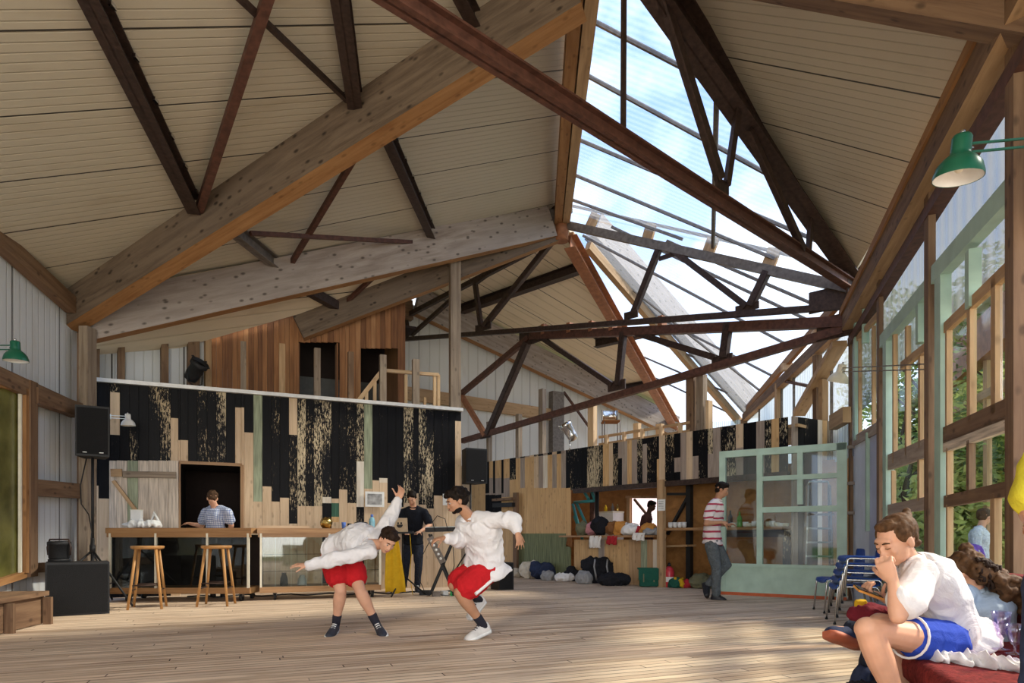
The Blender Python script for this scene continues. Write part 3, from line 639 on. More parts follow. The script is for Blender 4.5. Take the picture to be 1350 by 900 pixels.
# ------------------------------------------------------------------ upper room, white walls behind the bar wall
m = MB()
def upper(m, W, x0, x1, ytop, mt, z0=2.9, step=7, hole=()):
    X = x0
    while X < x1-1:
        X1 = min(X+step*random.uniform(.75, 1.25), x1); xc = (X+X1)/2; u0, u1 = W.u(X), W.u(X1)
        segs = [(z0, W.zz(xc, ytop(xc)))]
        for hx0, hx1, hy, _ in hole:
            if hx0 < xc < hx1: segs = [(W.zz(xc, hy), W.zz(xc, ytop(xc)))]
        for za, zb in segs:
            mm = random.choice(mt); out = random.uniform(0, .012); ro = random.random()*20; l = zb-za; ww = u1-u0
            a = [W.pt(u0, za, out), W.pt(u1-.004, za, out), W.pt(u1-.004, zb, out), W.pt(u0, zb, out)]
            m.face(a, [(ro, 0), (ro, ww), (ro+l, ww), (ro+l, 0)], mm); b = [p-W.n*(.03+out) for p in a]; m.face(b[::-1], [(ro, 0), (ro, ww), (ro+l, ww), (ro+l, 0)], mm)
            for i in range(4):
                j = (i+1) % 4; m.face([a[j], a[i], b[i], b[j]], [(0, 0), (.1, 0), (.1, .02), (0, .02)], mm)
        X = X1
wood('cladding_dark', (.27, .12, .05), (.13, .055, .025), grain=12); wood('cladding_light', (.52, .27, .12), (.30, .14, .06), grain=12)
upper(m, WOODW, 279, 533, lambda x: 424-(x-279)*.30, ['cladding', 'cladding', 'cladding_light', 'cladding_dark'], hole=((394, 445, 451, 0), (474, 521, 459, 0)))
for x in (394, 445): m.bar(WOODW.pt(WOODW.u(x), 2.9, -.1), WOODW.pt(WOODW.u(x), WOODW.zz(x, 452), -.1), .2, .03, 'cladding_dark', WOODW.d)
u = WOODW.u(533); m.bar(WOODW.pt(u, 2.9, -.8), WOODW.pt(u, 6.6, -.8), 1.6, .04, 'cladding_dark', WOODW.d)
structure(m.build('wall_upper_room'))
plain('dim_panel', (.11, .11, .105), .8)  # darkened colour puts shade inside the upper doorways
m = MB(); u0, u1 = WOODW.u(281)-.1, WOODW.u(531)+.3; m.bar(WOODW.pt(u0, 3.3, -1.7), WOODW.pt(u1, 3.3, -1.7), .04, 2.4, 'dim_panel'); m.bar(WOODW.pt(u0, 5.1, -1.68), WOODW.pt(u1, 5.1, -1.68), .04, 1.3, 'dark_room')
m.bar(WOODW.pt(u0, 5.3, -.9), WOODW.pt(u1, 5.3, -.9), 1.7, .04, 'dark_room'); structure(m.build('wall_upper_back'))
m = MB(); q = [WHITEW.pt(-.4, 2.8, 0), WHITEW.pt(2.05, 2.8, 0), WHITEW.pt(2.05, 5.2, 0), WHITEW.pt(-.4, 4.6, 0)]; m.slab(q, -.08, 'wall_panel', (0, 0, 1)); structure(m.build('wall_back_bar'))
def stud_on(W, x, y0, y1, w_, mt, lab, out=.06, name='timber_stud', d=.1, zbase=None, group='studs behind the plank wall'):
    a = W.hit(x, y0)+W.n*out; z0 = zbase if zbase is not None else W.zz(x, y1); 
    return post(name, lab, (a.x, a.y, z0), (a.x, a.y, W.zz(x, y0)), w_, d, mt, math.atan2(W.d.y, W.d.x), 'stud', group)
for x, w_, lab in ((122, .16, 'dark timber stud against the white wall, next to the pier'), (158, .10, 'dark timber stud against the white wall, second from the pier'), (215, .11, 'dark timber stud against the white wall, third from the pier'), (253, .19, 'broad dark timber stud beside the black spotlight')):
    stud_on(WHITEW, x, 423, 0, w_, 'timber_brown', lab, .08, zbase=2.9)
stud_on(WHITEW, 272, 440, 0, .1, 'timber_tan', 'tan timber stud where the white wall meets the brown boards', .08, zbase=2.9)
tag(MB().bar(WHITEW.hit(196, 428)+WHITEW.n*.12, WHITEW.hit(279, 440)+WHITEW.n*.12, .1, .16, 'timber_tan').build('timber_rail'), 'tan timber plate above the white wall behind the spotlight', 'rail')
for x, y0, w_, mt, lab in ((321, 446, .09, 'timber_grey', 'grey stud end before the brown boards, furthest from the doorways'), (373, 449, .10, 'timber_tan', 'pale stud end before the brown boards, second from the doorways'), (420, 455, .11, 'timber_grey', 'stud standing in the first dark doorway of the upper room'), (465, 460, .10, 'timber_brown', 'stud between the two doorways of the upper room'), (508, 464, .12, 'timber_grey', 'stud in front of the second doorway beside the stair rail'), (552, 470, .13, 'timber_grey', 'stud rising through the stair rail, next to the tall post')):
    stud_on(BARW, x, y0, 0, w_, mt, lab, -.22, zbase=3.2)
# stair balustrade behind the wall top
r = thing('stair_rail', 'small new timber balustrade at the top of the hidden stair', 'railing', BARW.pt(BARW.u(500), 3.3, -.5))
W = Wall(BARW.pt(0, 0, -.5)[:2], BARW.d[:2])
for x, y0 in ((475, 529), (483, 514), (494, 502), (503, 488), (535, 494), (573, 492), (578, 494)):
    a = W.pt(W.u(x), 3.3); MB().bar(a, W.pt(W.u(x), W.zz(x, y0)), .06, .05, 'timber_new', W.n).build('baluster', r)
MB().bar(W.hit(471, 530), W.hit(504, 488), .07, .08, 'timber_new').build('handrail', r); MB().bar(W.hit(504, 488), W.hit(578, 494), .07, .06, 'timber_new').build('handrail', r)
for x, y in ((545, 520), (560, 524)): MB().bar(W.pt(W.u(x), 3.3), W.pt(W.u(x), W.zz(x, y)), .05, .05, 'timber_tan', W.n).build('baluster', r)

# far end wall
m = MB(); q = [ENDW.pt(-3.2, 0), ENDW.pt(9.0, 0), ENDW.pt(9.0, 8.5), ENDW.pt(-3.2, 8.5)]
ue = ENDW.u(533); q = [ENDW.pt(-3.2, 0), ENDW.pt(8.6, 0), ENDW.hit(893, 566), ENDW.hit(548, 404), ENDW.pt(-3.2, 8.1)]
m.slab(q, -.1, 'wall_panel_far', (0, 0, 1)); structure(m.build('wall_end'))
tag(MB().bar(ENDW.hit(520, 517)+ENDW.n*.1, ENDW.hit(735, 549)+ENDW.n*.1, .1, .34, 'timber_tan').build('timber_rail'), 'long tan timber rail across the far white end wall', 'rail')
a = ENDW.hit(730, 518)+ENDW.n*.15
post('steel_column', 'grey steel column on the far white wall beside the silver spotlight', (a.x, a.y, 2), (a.x, a.y, ENDW.zz(730, 518)), .42, .2, 'steel_grey', .56)
tag(MB().bar(ENDW.hit(738, 518)+ENDW.n*.2, ENDW.hit(778, 573)+ENDW.n*.2, .06, .06, 'steel_rust').build('steel_brace'), 'thin rusty brace falling from the far steel column', 'brace', 'steel members under the roof')
tag(MB().bar(ENDW.hit(500, 408)-V((0, .3, 0)), ENDW.hit(545, 415)-V((0, .3, 0)), .2, .5, 'timber_brown').build('timber_beam'), 'dark timber beam end deep behind the brown boarded room', 'beam')
# clerestory of translucent sheet between the window wall and the far corner
W = Wall(RP[:2], (FARC-RP)[:2]); W.n = W.n if W.n.x < 0 else -W.n; L2 = 8.32
r = thing('window_4', None, None, RP); r['kind'] = 'structure'
m = MB(); m.slab([W.pt(0, 2.2), W.pt(L2, 2.2), W.pt(L2, 4.25), W.pt(0, 4.25)], -.015, 'wall_sheet', (0, 0, 1), n=W.n); m.build('sheet', r)
W2 = Wall(FARC[:2], (HIP-FARC)[:2]); m = MB(); m.slab([W2.pt(0, 2.0), W2.pt(4.6, 2.0), W2.pt(4.6, 4.9), W2.pt(0, 4.25)], -.015, 'wall_sheet', (0, 0, 1)); m.build('sheet', r)
for x in (1002, 1032, 1048, 1080, 1098): MB().bar(W.pt(W.u(x), 2.2, .02), W.pt(W.u(x), 4.2, .02), .04, .04, 'steel_grey', W.n).build('sheet_joint', r)
tag(MB().bar(W.pt(.0, 4.30, .05), W.pt(L2, 4.30, .05), .16, .2, 'timber_brown', m_bot='glulam_orange').build('eaves_plate'), 'brown eaves plate under the skylight, from window wall to far corner', 'beam')
tag(MB().bar(W.pt(.3, 4.62, .15), W.pt(L2-.3, 4.5, .05), .08, .16, 'glulam_orange').build('eaves_rafter'), 'orange timber just above the eaves plate under the skylight', 'beam')
for i, (u_, s_) in enumerate(((.9, .22), (1.35, .16), (3.5, .16))): tag(MB().box(W.pt(u_, 4.46, .12), .16, .2, .14, 'timber_new', math.atan2(W.d.y, W.d.x)).build('timber_block'), 'pale packing block on the eaves plate, %s' % ('next to the window wall', 'second from the window wall', 'midway to the far corner')[i], 'block')
def on(x, y, o=.08): return W.hit(x, y)+W.n*o
for i, (x, y0, w_, mt) in enumerate(((985, 552, .16, 'timber_brown'), (1031, 505, .12, 'timber_tan'), (1084, 468, .12, 'timber_brown'), (1092, 500, .12, 'timber_tan'))):
    a = on(x, 560); post('timber_post', ('dark corner post at the far end of the eaves plate', 'tan post under the eaves plate, midway', 'dark hanging post above the white lamp', 'pale post below the white lamp')[i], (a.x, a.y, 2.3), (a.x, a.y, W.zz(x, y0) if i else 4.25), w_, .1, mt, .2)
tag(MB().bar(on(1118, 452, .12), on(1062, 545, .12), .1, .22, 'timber_tan', W.n).build('timber_brace'), 'thick tan diagonal brace behind the white lamp', 'brace')
tag(MB().bar(on(1040, 502), on(1080, 510), .05, .07, 'steel_rust', W.n).build('steel_brace'), 'short rusty tie on the translucent clerestory', 'brace', 'steel members under the roof')
tag(MB().bar(on(1105, 557), on(1124, 546), .12, .24, 'timber_tan').build('timber_rail'), 'short tan rail end where the serving wall meets the window wall', 'rail')

# ------------------------------------------------------------------ side wall on the left
m = MB(); q = [LW.pt(-9.5, 0), LW.pt(.25, 0), LW.pt(.25, 4.5), LW.pt(-9.5, 4.3)]; m.slab(q, -.1, 'wall_panel', (0, 0, 1), n=LW.n if (V(q[1])-V(q[0])).cross(V(q[2])-V(q[0])).dot(LW.n) > 0 else -LW.n); structure(m.build('wall_left'))
def lw(x, y, o=.06): return LW.hit(x, y)+LW.n*o
tag(MB().bar(lw(-40, 292, .1), lw(84, 402, .1), .14, .22, 'timber_brown').build('eaves_plate'), 'dark eaves plate on the white side wall over the green lamp', 'beam')
def rail(x0, y0, x1, y1, h, lab, out=.1, mt='timber_brown', name='timber_rail'): return tag(MB().bar(lw(x0, y0, out), lw(x1, y1, out), .14, h, mt).build(name), lab, 'rail')
rail(-30, 490, 90, 541, .2, 'brown timber rail on the white side wall above the window', mt='timber_brown')
rail(27, 642, 90, 647, .21, 'lower brown timber rail on the white side wall')
rail(26, 520, 90, 541, .20, 'grey brown timber rail on the white side wall, just under the sloping one', .14)
rail(24, 749, 90, 745, .12, 'low timber rail behind the bench', .1, 'timber_brown')
r = thing('window_5', None, None, lw(10, 700)); r['kind'] = 'structure'
MB().bar(lw(23, 760, .12), lw(23, 502, .12), .14, .16, 'timber_brown', LW.d).build('post', r)
MB().bar(lw(17, 755, .12), lw(17, 512, .12), .10, .09, 'glulam_orange', LW.d).build('frame', r)
MB().bar(lw(-40, 500, .1), lw(18, 513, .1), .10, .08, 'glulam_orange').build('frame', r); MB().bar(lw(-40, 775, .1), lw(18, 757, .1), .10, .08, 'glulam_orange').build('frame', r)
m = MB(); a, b = lw(-60, 700, .08), lw(15, 700, .08); plain('yellow_outdoors', (.13, .125, .035), .25, 0, .4, 3); m.bar(V((a.x, a.y, 1.6)), V((b.x, b.y, 1.6)), .01, 2.3, 'yellow_outdoors'); m.build('tinted_pane', r)
MB().bar(lw(12, 756, .12), lw(12, 515, .12), .03, .03, 'cream', LW.d).build('frame', r)
# bench
a, b = lw(-60, 790, .42), lw(64, 767, .42)
r = thing('wall_bench', 'long low timber bench against the side wall, beside the bass speaker', 'bench', (-5.9, 8, 0))
A = LW.pt(-4.5, .34, .45); Bq = LW.pt(-2.3, .34, .40); MB().bar(A, Bq, .85, .05, 'timber_brown').build('bench_top', r)
MB().bar(LW.pt(-4.5, .16, .8), LW.pt(-2.3, .16, .76), .04, .3, 'timber_brown').build('bench_front', r)
for k in range(4): MB().bar(LW.pt(-4.45+k*.70, .0, .84), LW.pt(-4.45+k*.70, .30, .84), .08, .05, 'timber_brown', LW.d).build('leg', r)

# ------------------------------------------------------------------ window wall on the right
def rp(x, y, o=0): return RW.hit(x, y)+RW.n*o
def rbar(mb, x0, y0, x1, y1, w_, h, mt, o=0): mb.bar(rp(x0, y0, o), rp(x1, y1, o), w_, h, mt, RW.n if abs(x0-x1) < 3 else None); return mb
m = MB(); 
def rz(u, z, o=0): return RW.pt(u, z, o)
uR, u0w = RW.u(1123), -3.0
tag(MB().bar(rz(u0w, 4.28, .05), rz(uR, 4.28, .05), .22, .30, 'timber_brown', m_bot='timber_tan').build('eaves_plate'), 'heavy brown eaves plate above the windows and the green lamp', 'beam')
tag(MB().bar(rz(u0w, 4.42, .16), rz(uR, 4.42, .16), .05, .10, 'glulam_orange').build('eaves_trim'), 'thin orange batten along the ceiling edge above the windows', 'batten')
tag(MB().bar(rz(u0w, 3.98, .0), rz(uR, 3.98, .0), .12, .12, 'steel_rust').build('eaves_rail'), 'dark reddish rail under the eaves plate of the window wall', 'rail')
# ribbed sheet strip over the windows
r = thing('window_6', None, None, rz(4, 3.6)); r['kind'] = 'structure'
m = MB(); m.slab([rz(u0w, 2.9, -.12), rz(uR, 2.9, -.12), rz(uR, 4.2, -.12), rz(u0w, 4.2, -.12)], .01, 'grey_sheet', (0, 0, 1)); m.build('sheet', r)
for i, (x, w_) in enumerate(((1124, .1), (1163, .10), (1230, .12), (1346, .14))):
    u = RW.u(x); lab = ('slim dark post where the window wall ends at the open glazed door', 'dark edged post between the first and second window bays', 'dark edged post between the second and third window bays', 'rough brown post nearest to the person in yellow')[i]
    a = rz(u+.02, 0, .02); b = rz(u+.02, 4.18, .02)
    post('timber_post', lab, a, b, .14, (.05, .05, .06, .075)[i], 'timber_brown', math.atan2(RW.d.y, RW.d.x)+.0)
def frame_bay(name, xl, xr, rows, glass_rect, mint, timbers, o=0):
    r = thing(name, None, None, rp(xl, 650)); r['kind'] = 'structure'
    for (x0, y0, x1, y1, h) in mint: 
        MB().bar(rp(x0, y0, o), rp(x1, y1, o), .09 if abs(x0-x1) > 3 else h, h if abs(x0-x1) > 3 else .085, 'mint', None if abs(x0-x1) > 3 else RW.n).build('painted_frame', r)
    for (x0, y0, x1, y1, h, mt) in timbers:
        MB().bar(rp(x0, y0, o), rp(x1, y1, o), .045 if abs(x0-x1) > 3 else h*.8, h if abs(x0-x1) > 3 else .045, mt, None if abs(x0-x1) > 3 else RW.n).build('sash_bar', r)
    for (x0, x1, yt, yb) in glass_rect:
        u0, u1 = RW.u(x0), RW.u(x1); z0 = RW.zz(x0, yb); z1 = RW.zz(x0, yt); m = MB(); m.slab([rz(u0, z0, -.01), rz(u1, z0, -.01), rz(u1, z1, -.01), rz(u0, z1, -.01)], .006, 'window_glass'); m.build('pane', r)
    return r
TT, TB = 'timber_tan', 'timber_brown'
frame_bay('window_7', 1235, 1340, None, [(1250, 1318, 425, 560), (1250, 1338, 585, 650), (1250, 1338, 668, 790), (1320, 1338, 370, 530)],
          [(1235, 362, 1348, 237, .16), (1243, 770, 1243, 365, .17), (1283, 405, 1283, 330, .09), (1238, 790, 1348, 770, .12)],
          [(1248, 432, 1340, 345, .09, TT), (1251, 568, 1251, 435, .05, TT), (1281, 556, 1281, 400, .09, TT), (1314, 545, 1314, 365, .10, TT), (1336, 535, 1336, 350, .04, TT), (1237, 578, 1346, 532, .14, TB), (1237, 592, 1346, 552, .10, 'flaky_white'),
           (1252, 655, 1252, 590, .05, TT), (1280, 652, 1280, 580, .08, TB), (1248, 661, 1346, 641, .10, TB), (1252, 790, 1252, 665, .05, TT), (1313, 780, 1313, 650, .10, TT), (1280, 796, 1346, 786, .1, TB)])
frame_bay('window_8', 1166, 1227, None, [(1180, 1226, 450, 595), (1178, 1226, 620, 660), (1178, 1226, 680, 770)],
          [(1165, 450, 1229, 375, .15), (1171, 770, 1171, 450, .17), (1215, 452, 1215, 400, .10)],
          [(1180, 610, 1180, 440, .07, TT), (1197, 600, 1197, 430, .08, TT), (1215, 590, 1215, 470, .09, TT), (1190, 482, 1229, 452, .08, TT), (1166, 612, 1229, 588, .18, 'grey_board'),
           (1178, 665, 1178, 620, .05, TT), (1214, 660, 1214, 605, .09, TT), (1172, 672, 1229, 662, .12, 'grey_board'), (1190, 770, 1190, 672, .06, TT), (1170, 775, 1229, 768, .1, 'mint_dim')])
r = frame_bay('window_9', 1126, 1160, None, [(1130, 1160, 440, 570)],
          [(1126, 410, 1161, 362, .13), (1130, 580, 1130, 408, .12), (1141, 452, 1141, 398, .06), (1146, 700, 1146, 570, .08)],
          [(1134, 580, 1134, 445, .07, TT), (1152, 565, 1152, 430, .08, TT), (1130, 447, 1161, 412, .08, TT), (1126, 582, 1161, 562, .14, 'grey_board')])
u0, u1 = RW.u(1161), RW.u(1146); m = MB(); m.slab([rz(u0, 0, 0), rz(u1, 0, 0), rz(u1, 2.35, 0), rz(u0, 2.35, 0)], -.03, 'lilac', n=RW.n); m.build('infill_panel', r)
u0, u1 = RW.u(1146), RW.u(1124); m = MB(); m.slab([rz(u0, 0, 0), rz(u1, 0, 0), rz(u1, 2.35, 0), rz(u0, 2.35, 0)], -.03, 'lilac_pale', n=RW.n); m.build('infill_panel', r)
structure(MB().bar(rz(u0w, .35, 0), rz(RW.u(1165), .35, 0), .14, .7, 'mint_dim').build('wall_right'))

# ------------------------------------------------------------------ big glazed door, standing open on the right
r = thing('door_1', None, None, DOORW.hit(1030, 785)); r['kind'] = 'structure'
dz = lambda x, y: DOORW.zz(x, y); zt3 = 2.40; ul, ur = DOORW.u(949), DOORW.u(1116); dn = DOORW.n
def dp(u, z, o=0): return DOORW.pt(u, z, o)
def dbar(u0, z0, u1, z1, w_, o=.0, mt='mint_door', name='door_frame', h=.07): MB().bar(dp(u0, z0, o), dp(u1, z1, o), h if abs(u0-u1) > .01 else w_, w_ if abs(u0-u1) > .01 else h, mt, None if abs(u0-u1) > .01 else dn).build(name, r)
dbar(ul, zt3-.05, ur, zt3-.05, .11); dbar(ul+.05, .05, ul+.05, zt3, .10); dbar(ur-.06, .05, ur-.06, zt3, .14); um = DOORW.u(1002); um2 = DOORW.u(1055)
dbar(um, .5, um, zt3-.08, .09, .004); dbar(um2, 1.48, um2, zt3-.08, .08, .003); z1_, z2_ = dz(1050, 629), dz(1050, 671)
dbar(um, z1_, ur, z1_, .075, .002); dbar(um, z2_, ur, z2_, .09, .002); dbar(ul, .50, ur, .50, .05, .012, 'mint_door', 'door_frame', .09)
m = MB(); m.bar(dp(ul, .27), dp(ur, .27), .05, .46, 'mint_door'); m.build('kick_panel', r)
m = MB(); m.bar(dp(ul, .025), dp(ur, .025), .07, .05, 'orange_trim'); m.build('bottom_rail', r)
m = MB(); m.slab([dp(ul, .5), dp(ur, .5), dp(ur, zt3-.08), dp(ul, zt3-.08)], -.005, 'window_glass', n=dn); m.build('pane', r)
for z in (2.33, 1.78, 1.33): MB().box(dp(ur+.05, z), .12, .03, .05, 'steel_grey', math.atan2(DOORW.d.y, DOORW.d.x)).build('hinge', r)
# ================================================================== things in the hall
def yaw(d): return math.atan2(d[1], d[0])
def RM(rz, rx=0, ry=0): return (Matrix.Rotation(rz, 3, 'Z') @ Matrix.Rotation(ry, 3, 'Y') @ Matrix.Rotation(rx, 3, 'X'))
# ---- bar counters
def bar_counter(label, A, B, mull, grid, zt=1.10, depth=.58, lip=None):
    """A->B front bottom line; showcase counter on castors"""
    A = V(A); B = V(B); x = (B-A).normalized(); n = V((-x.y, x.x, 0)); L_ = (B-A).length          # n points to the back
    r = thing('bar_counter', label, 'bar counter', A, 'glazed bar counters')
    P_ = lambda u, d, z: A+x*u+n*d+V((0, 0, z))
    MB().bar(P_(-.03, depth/2, zt-.04), P_(L_+.03, depth/2, zt-.04), depth+.06, .08, 'oak_top').bar(P_(-.02, .0, zt-.11), P_(L_+.02, .0, zt-.11), .03, .06, 'oak_top').build('counter_top', r)
    MB().bar(P_(0, depth/2, .16), P_(L_, depth/2, .16), depth, .09, 'oak_top').build('bottom_shelf', r)
    for u in mull: MB().bar(P_(u*L_, .0, .2), P_(u*L_, .0, zt-.08), .035, .03, 'cream', x).build('mullion', r)
    for u in (0.012, .988): MB().bar(P_(u*L_, depth-.02, .2), P_(u*L_, depth-.02, zt-.08), .035, .03, 'oak_top', x).build('mullion', r)
    m = MB(); m.slab([P_(.02, .01, .2), P_(L_-.02, .01, .2), P_(L_-.02, .01, zt-.08), P_(.02, .01, zt-.08)], .004, 'dim_glass'); m.build('front_glass', r)
    if lip: MB().bar(P_(0, depth-.05, .6), P_(L_, depth-.05, .6), .02, .8, 'dark_room').build('back_panel', r)
    if grid:
        m = MB(); k = int(L_/.22)
        for i in range(1, k): m.bar(P_(i*L_/k, .018, .2), P_(i*L_/k, .018, zt-.1), .008, .008, 'cream', x)
        for z in (.44, .70): m.bar(P_(0, .018, z), P_(L_, .018, z), .008, .008, 'steel_dark')
        m.build('wire_grid', r)
    for u in (.12*L_, L_-.12*L_*.6):
        for d in (.08, depth-.08):
            c = MB(); c.cyl(P_(u, d, .055)-x*.02, P_(u, d, .055)+x*.02, .055, m='black', n=16); c.bar(P_(u, d, .07), P_(u, d, .12), .05, .06, 'steel_grey', x); c.build('castor', r)
    return P_, L_
PL_, L1 = bar_counter('wooden bar with dark glazed front, two wooden stools before it', (-6.02, 9.62, 0), (-3.93, 9.66, 0), (.012, .335, .70, .99), False, lip=True)
PR_, L2_ = bar_counter('wooden bar with pale wire grid front, behind the bending dancer', (-3.82, 9.75, 0), (-2.1, 10.35, 0), (.012, .56, .99), True)
# clutter inside the second bar
for (u, z, r_, h, mt, lab, cat) in ((.35, .205, .06, .20, 'black', 'black jug inside the glazed bar', 'jug'), (.62, .205, .07, .16, 'white_paint', 'white pot inside the glazed bar', 'pot'), (1.05, .205, .055, .22, 'chrome', 'metal canister inside the glazed bar', 'canister')):
    m = MB(); m.lathe([(r_*.9, 0), (r_, h*.1), (r_*.9, h*.6), (r_*.55, h*.85), (r_*.6, h), (r_*.5, h)], PR_(u, .25, z), mt); tag(m.build('%s' % cat), lab, cat)
def bag_shape(c, rx, ry, h, mt, name, label, cat, seed=0, rz=0, lumps=5, grp=None, flop=.35):
    """slumped sack: overlapping noisy lumps turned into one skin"""
    m = MB(); rd = random.Random(seed); c = V(c); R_ = RM(rz)
    m.ell(c+V((0, 0, h*.42)), (rx*.9, ry*.9, h*.42), mt, R_, 18, 12)
    for i in range(lumps):
        a = rd.uniform(0, 6.28); q = R_@V((math.cos(a)*rx*.5, math.sin(a)*ry*.45, 0)); m.ell(c+q+V((0, 0, h*rd.uniform(.25, .62))), (rx*rd.uniform(.35, .5), ry*rd.uniform(.4, .55), h*rd.uniform(.24, .38)), mt, R_, 14, 9)
    return tag(skin_up(m, name, .016 if rx < .4 else .02, wrinkle=(.050, 8.5), floor_z=c.z, folds=True), label, cat, grp)
def skin_up(mb, name, vox, parent=None, smooth=3, wrinkle=None, floor_z=None, mats=None, folds=False):
    """fuse overlapping shapes of one builder into one continuous surface"""
    me = bpy.data.meshes.new('t'); me.from_pydata(mb.v, [], mb.f); o = bpy.data.objects.new('t', me); COL.objects.link(o)
    r = o.modifiers.new('r', 'REMESH'); r.mode = 'VOXEL'; r.voxel_size = vox; r.adaptivity = 0
    if smooth: s = o.modifiers.new('s', 'SMOOTH'); s.iterations = smooth; s.factor = .5
    dg = bpy.context.evaluated_depsgraph_get(); dg.update(); m2 = bpy.data.meshes.new_from_object(o.evaluated_get(dg)); bpy.data.objects.remove(o)
    if wrinkle:
        amp, sc = wrinkle; k = random.random()*30; m2.update()
        nn = [v.normal.copy() for v in m2.vertices]
        for v, n_ in zip(m2.vertices, nn):
            c = v.co
            if folds:
                a_ = noise.noise(V((c.x*sc*.6+k, c.y*sc*.6, c.z*sc*.45))); b_ = noise.noise(V((c.x*sc*1.5, c.y*sc*1.5+k, c.z*sc)))
                v.co = c+n_*amp*max(-.15, 1.1*(.5-2.0*abs(a_))+.8*(.4-2*abs(b_))); continue
            w_ = noise.noise(V((c.x*sc+k, c.y*sc, c.z*sc*.8)))+.5*noise.noise(V((c.x*sc*2.3, c.y*sc*2.3+k, c.z*sc*1.6)))
            v.co = c+n_*w_*amp
    if floor_z is not None:
        for v in m2.vertices: v.co.z = max(v.co.z, floor_z+.001)
    org = org_of(parent)
    if parent is None:
        xs = [v.co.copy() for v in m2.vertices]; org = V((sum(p.x for p in xs)/len(xs), sum(p.y for p in xs)/len(xs), min(p.z for p in xs)))
    for v in m2.vertices: v.co = v.co-org
    m2.materials.clear(); m2.materials.append((mats or mb.mats)[0])
    for p in m2.polygons: p.use_smooth = True; p.material_index = 0
    m2.update(); ob = bpy.data.objects.new(name, m2); COL.objects.link(ob)
    if parent is not None: ob.parent = parent
    else: ob.location = org
    return ob
cloth('plastic_bag', (.72, .74, .74), rough=.3, sc=25); cloth('cloth_white', (.78, .76, .74), .05); cloth('cloth_black', (.018, .018, .022)); cloth('cloth_navy', (.03, .04, .08)); cloth('cloth_grey', (.30, .30, .30))
cloth('cloth_red', (.42, .03, .04)); cloth('cloth_yellow', (.62, .38, .02)); cloth('cloth_beige', (.62, .55, .44)); cloth('cloth_green', (.02, .10, .07)); cloth('cloth_brown', (.22, .10, .04)); cloth('cloth_orange', (.55, .25, .06)); cloth('cloth_blue', (.10, .18, .50)); cloth('cloth_olive', (.18, .18, .11)); cloth('cloth_pink', (.55, .25, .28))
bag_shape(PL_(.37, .2, 1.10), .33, .2, .13, 'plastic_bag', 'plastic_bag', 'crumpled clear plastic bag on the end of the bar', 'plastic bag', 3)
def prop_box(name, label, cat, c, sx, sy, sz, mt, rz=0, extra=None, grp=None):
    r = thing(name, label, cat, c, grp); MB().box(V(c)+V((0, 0, sz/2)), sx, sy, sz, mt, rz).build('body', r)
    if extra: extra(r)
    return r
c = PL_(.25, .3, 1.12); prop_box('white_box', 'upright white carton standing behind the plastic bag', 'box', c, .15, .08, .26, 'white_paint', .1, lambda r: MB().box(V(c)+V((0, 0, .262)), .16, .09, .01, 'cream', .1).build('lid', r))
m = MB(); p = PL_(.52, .3, 1.14); m.tube([p+V((-.07, 0, 0)), p+V((.0, 0, .2)), p+V((.09, 0, .02))], .028, 'white_paint', 10, True); tag(m.build('pennant_holder', origin=p), 'white triangular plastic holder beside the plastic bag', 'holder')
m = MB(); p = PR_(.35, .3, 1.10); m.box(p+V((0, 0, .02)), .75, .34, .04, 'raw_board', .33); tag(m.build('cutting_board', origin=p), 'long pale board lying on the second bar', 'board')
p = PR_(1.0, .2, 1.10); r = thing('brass_horn', 'shiny gold rimmed ball ornament on the second bar', 'ornament', p); plain('brass', (.55, .38, .12), .25, 1); MB().lathe([(.03, 0), (.085, .02), (.1, .06), (.07, .1), (.03, .14)], p+V((0, 0, .08)), 'brass', RM(0, 1.4)).build('bell', r); MB().ell(p+V((.02, -.06, .1)), .05, 'white_paint').build('ball', r); MB().cyl(p, p+V((0, 0, .05)), .05, m='brass').build('foot', r)
for u, rr, hh, mt, lab in ((1.25, .035, .10, 'cloth_blue', 'small blue cup on the second bar'), (1.34, .035, .08, 'black_gloss', 'small dark cup on the second bar, next to the blue one')):
    p = PR_(u, .15, 1.10); m = MB(); m.lathe([(rr*.8, 0), (rr, hh), (rr*.9, hh), (rr*.7, .01)], p, mt); tag(m.build('cup', origin=p), lab, 'cup', 'cups on the second bar')
p = PR_(1.52, .15, 1.10); m = MB(); m.box(p+V((0, 0, .05)), .2, .12, .10, 'black', .3); m.box(p+V((0, 0, .102)), .16, .09, .01, 'black_gloss', .3); tag(m.build('small_black_case', origin=p), 'small black case on the second bar beside the water bottle', 'case')
plain('bottle_blue', (.25, .50, .60), .15, 0, .1)
p = PR_(1.70, .2, 1.10); r = thing('water_bottle', 'light blue water bottle with a blue cap on the bar', 'bottle', p); MB().lathe([(.045, 0), (.05, .02), (.05, .13), (.035, .17), (.02, .19)], p, 'bottle_blue').build('body', r); MB().lathe([(.02, .19), (.022, .195), (.022, .23), (.01, .235)], p, 'cloth_blue').build('cap', r)

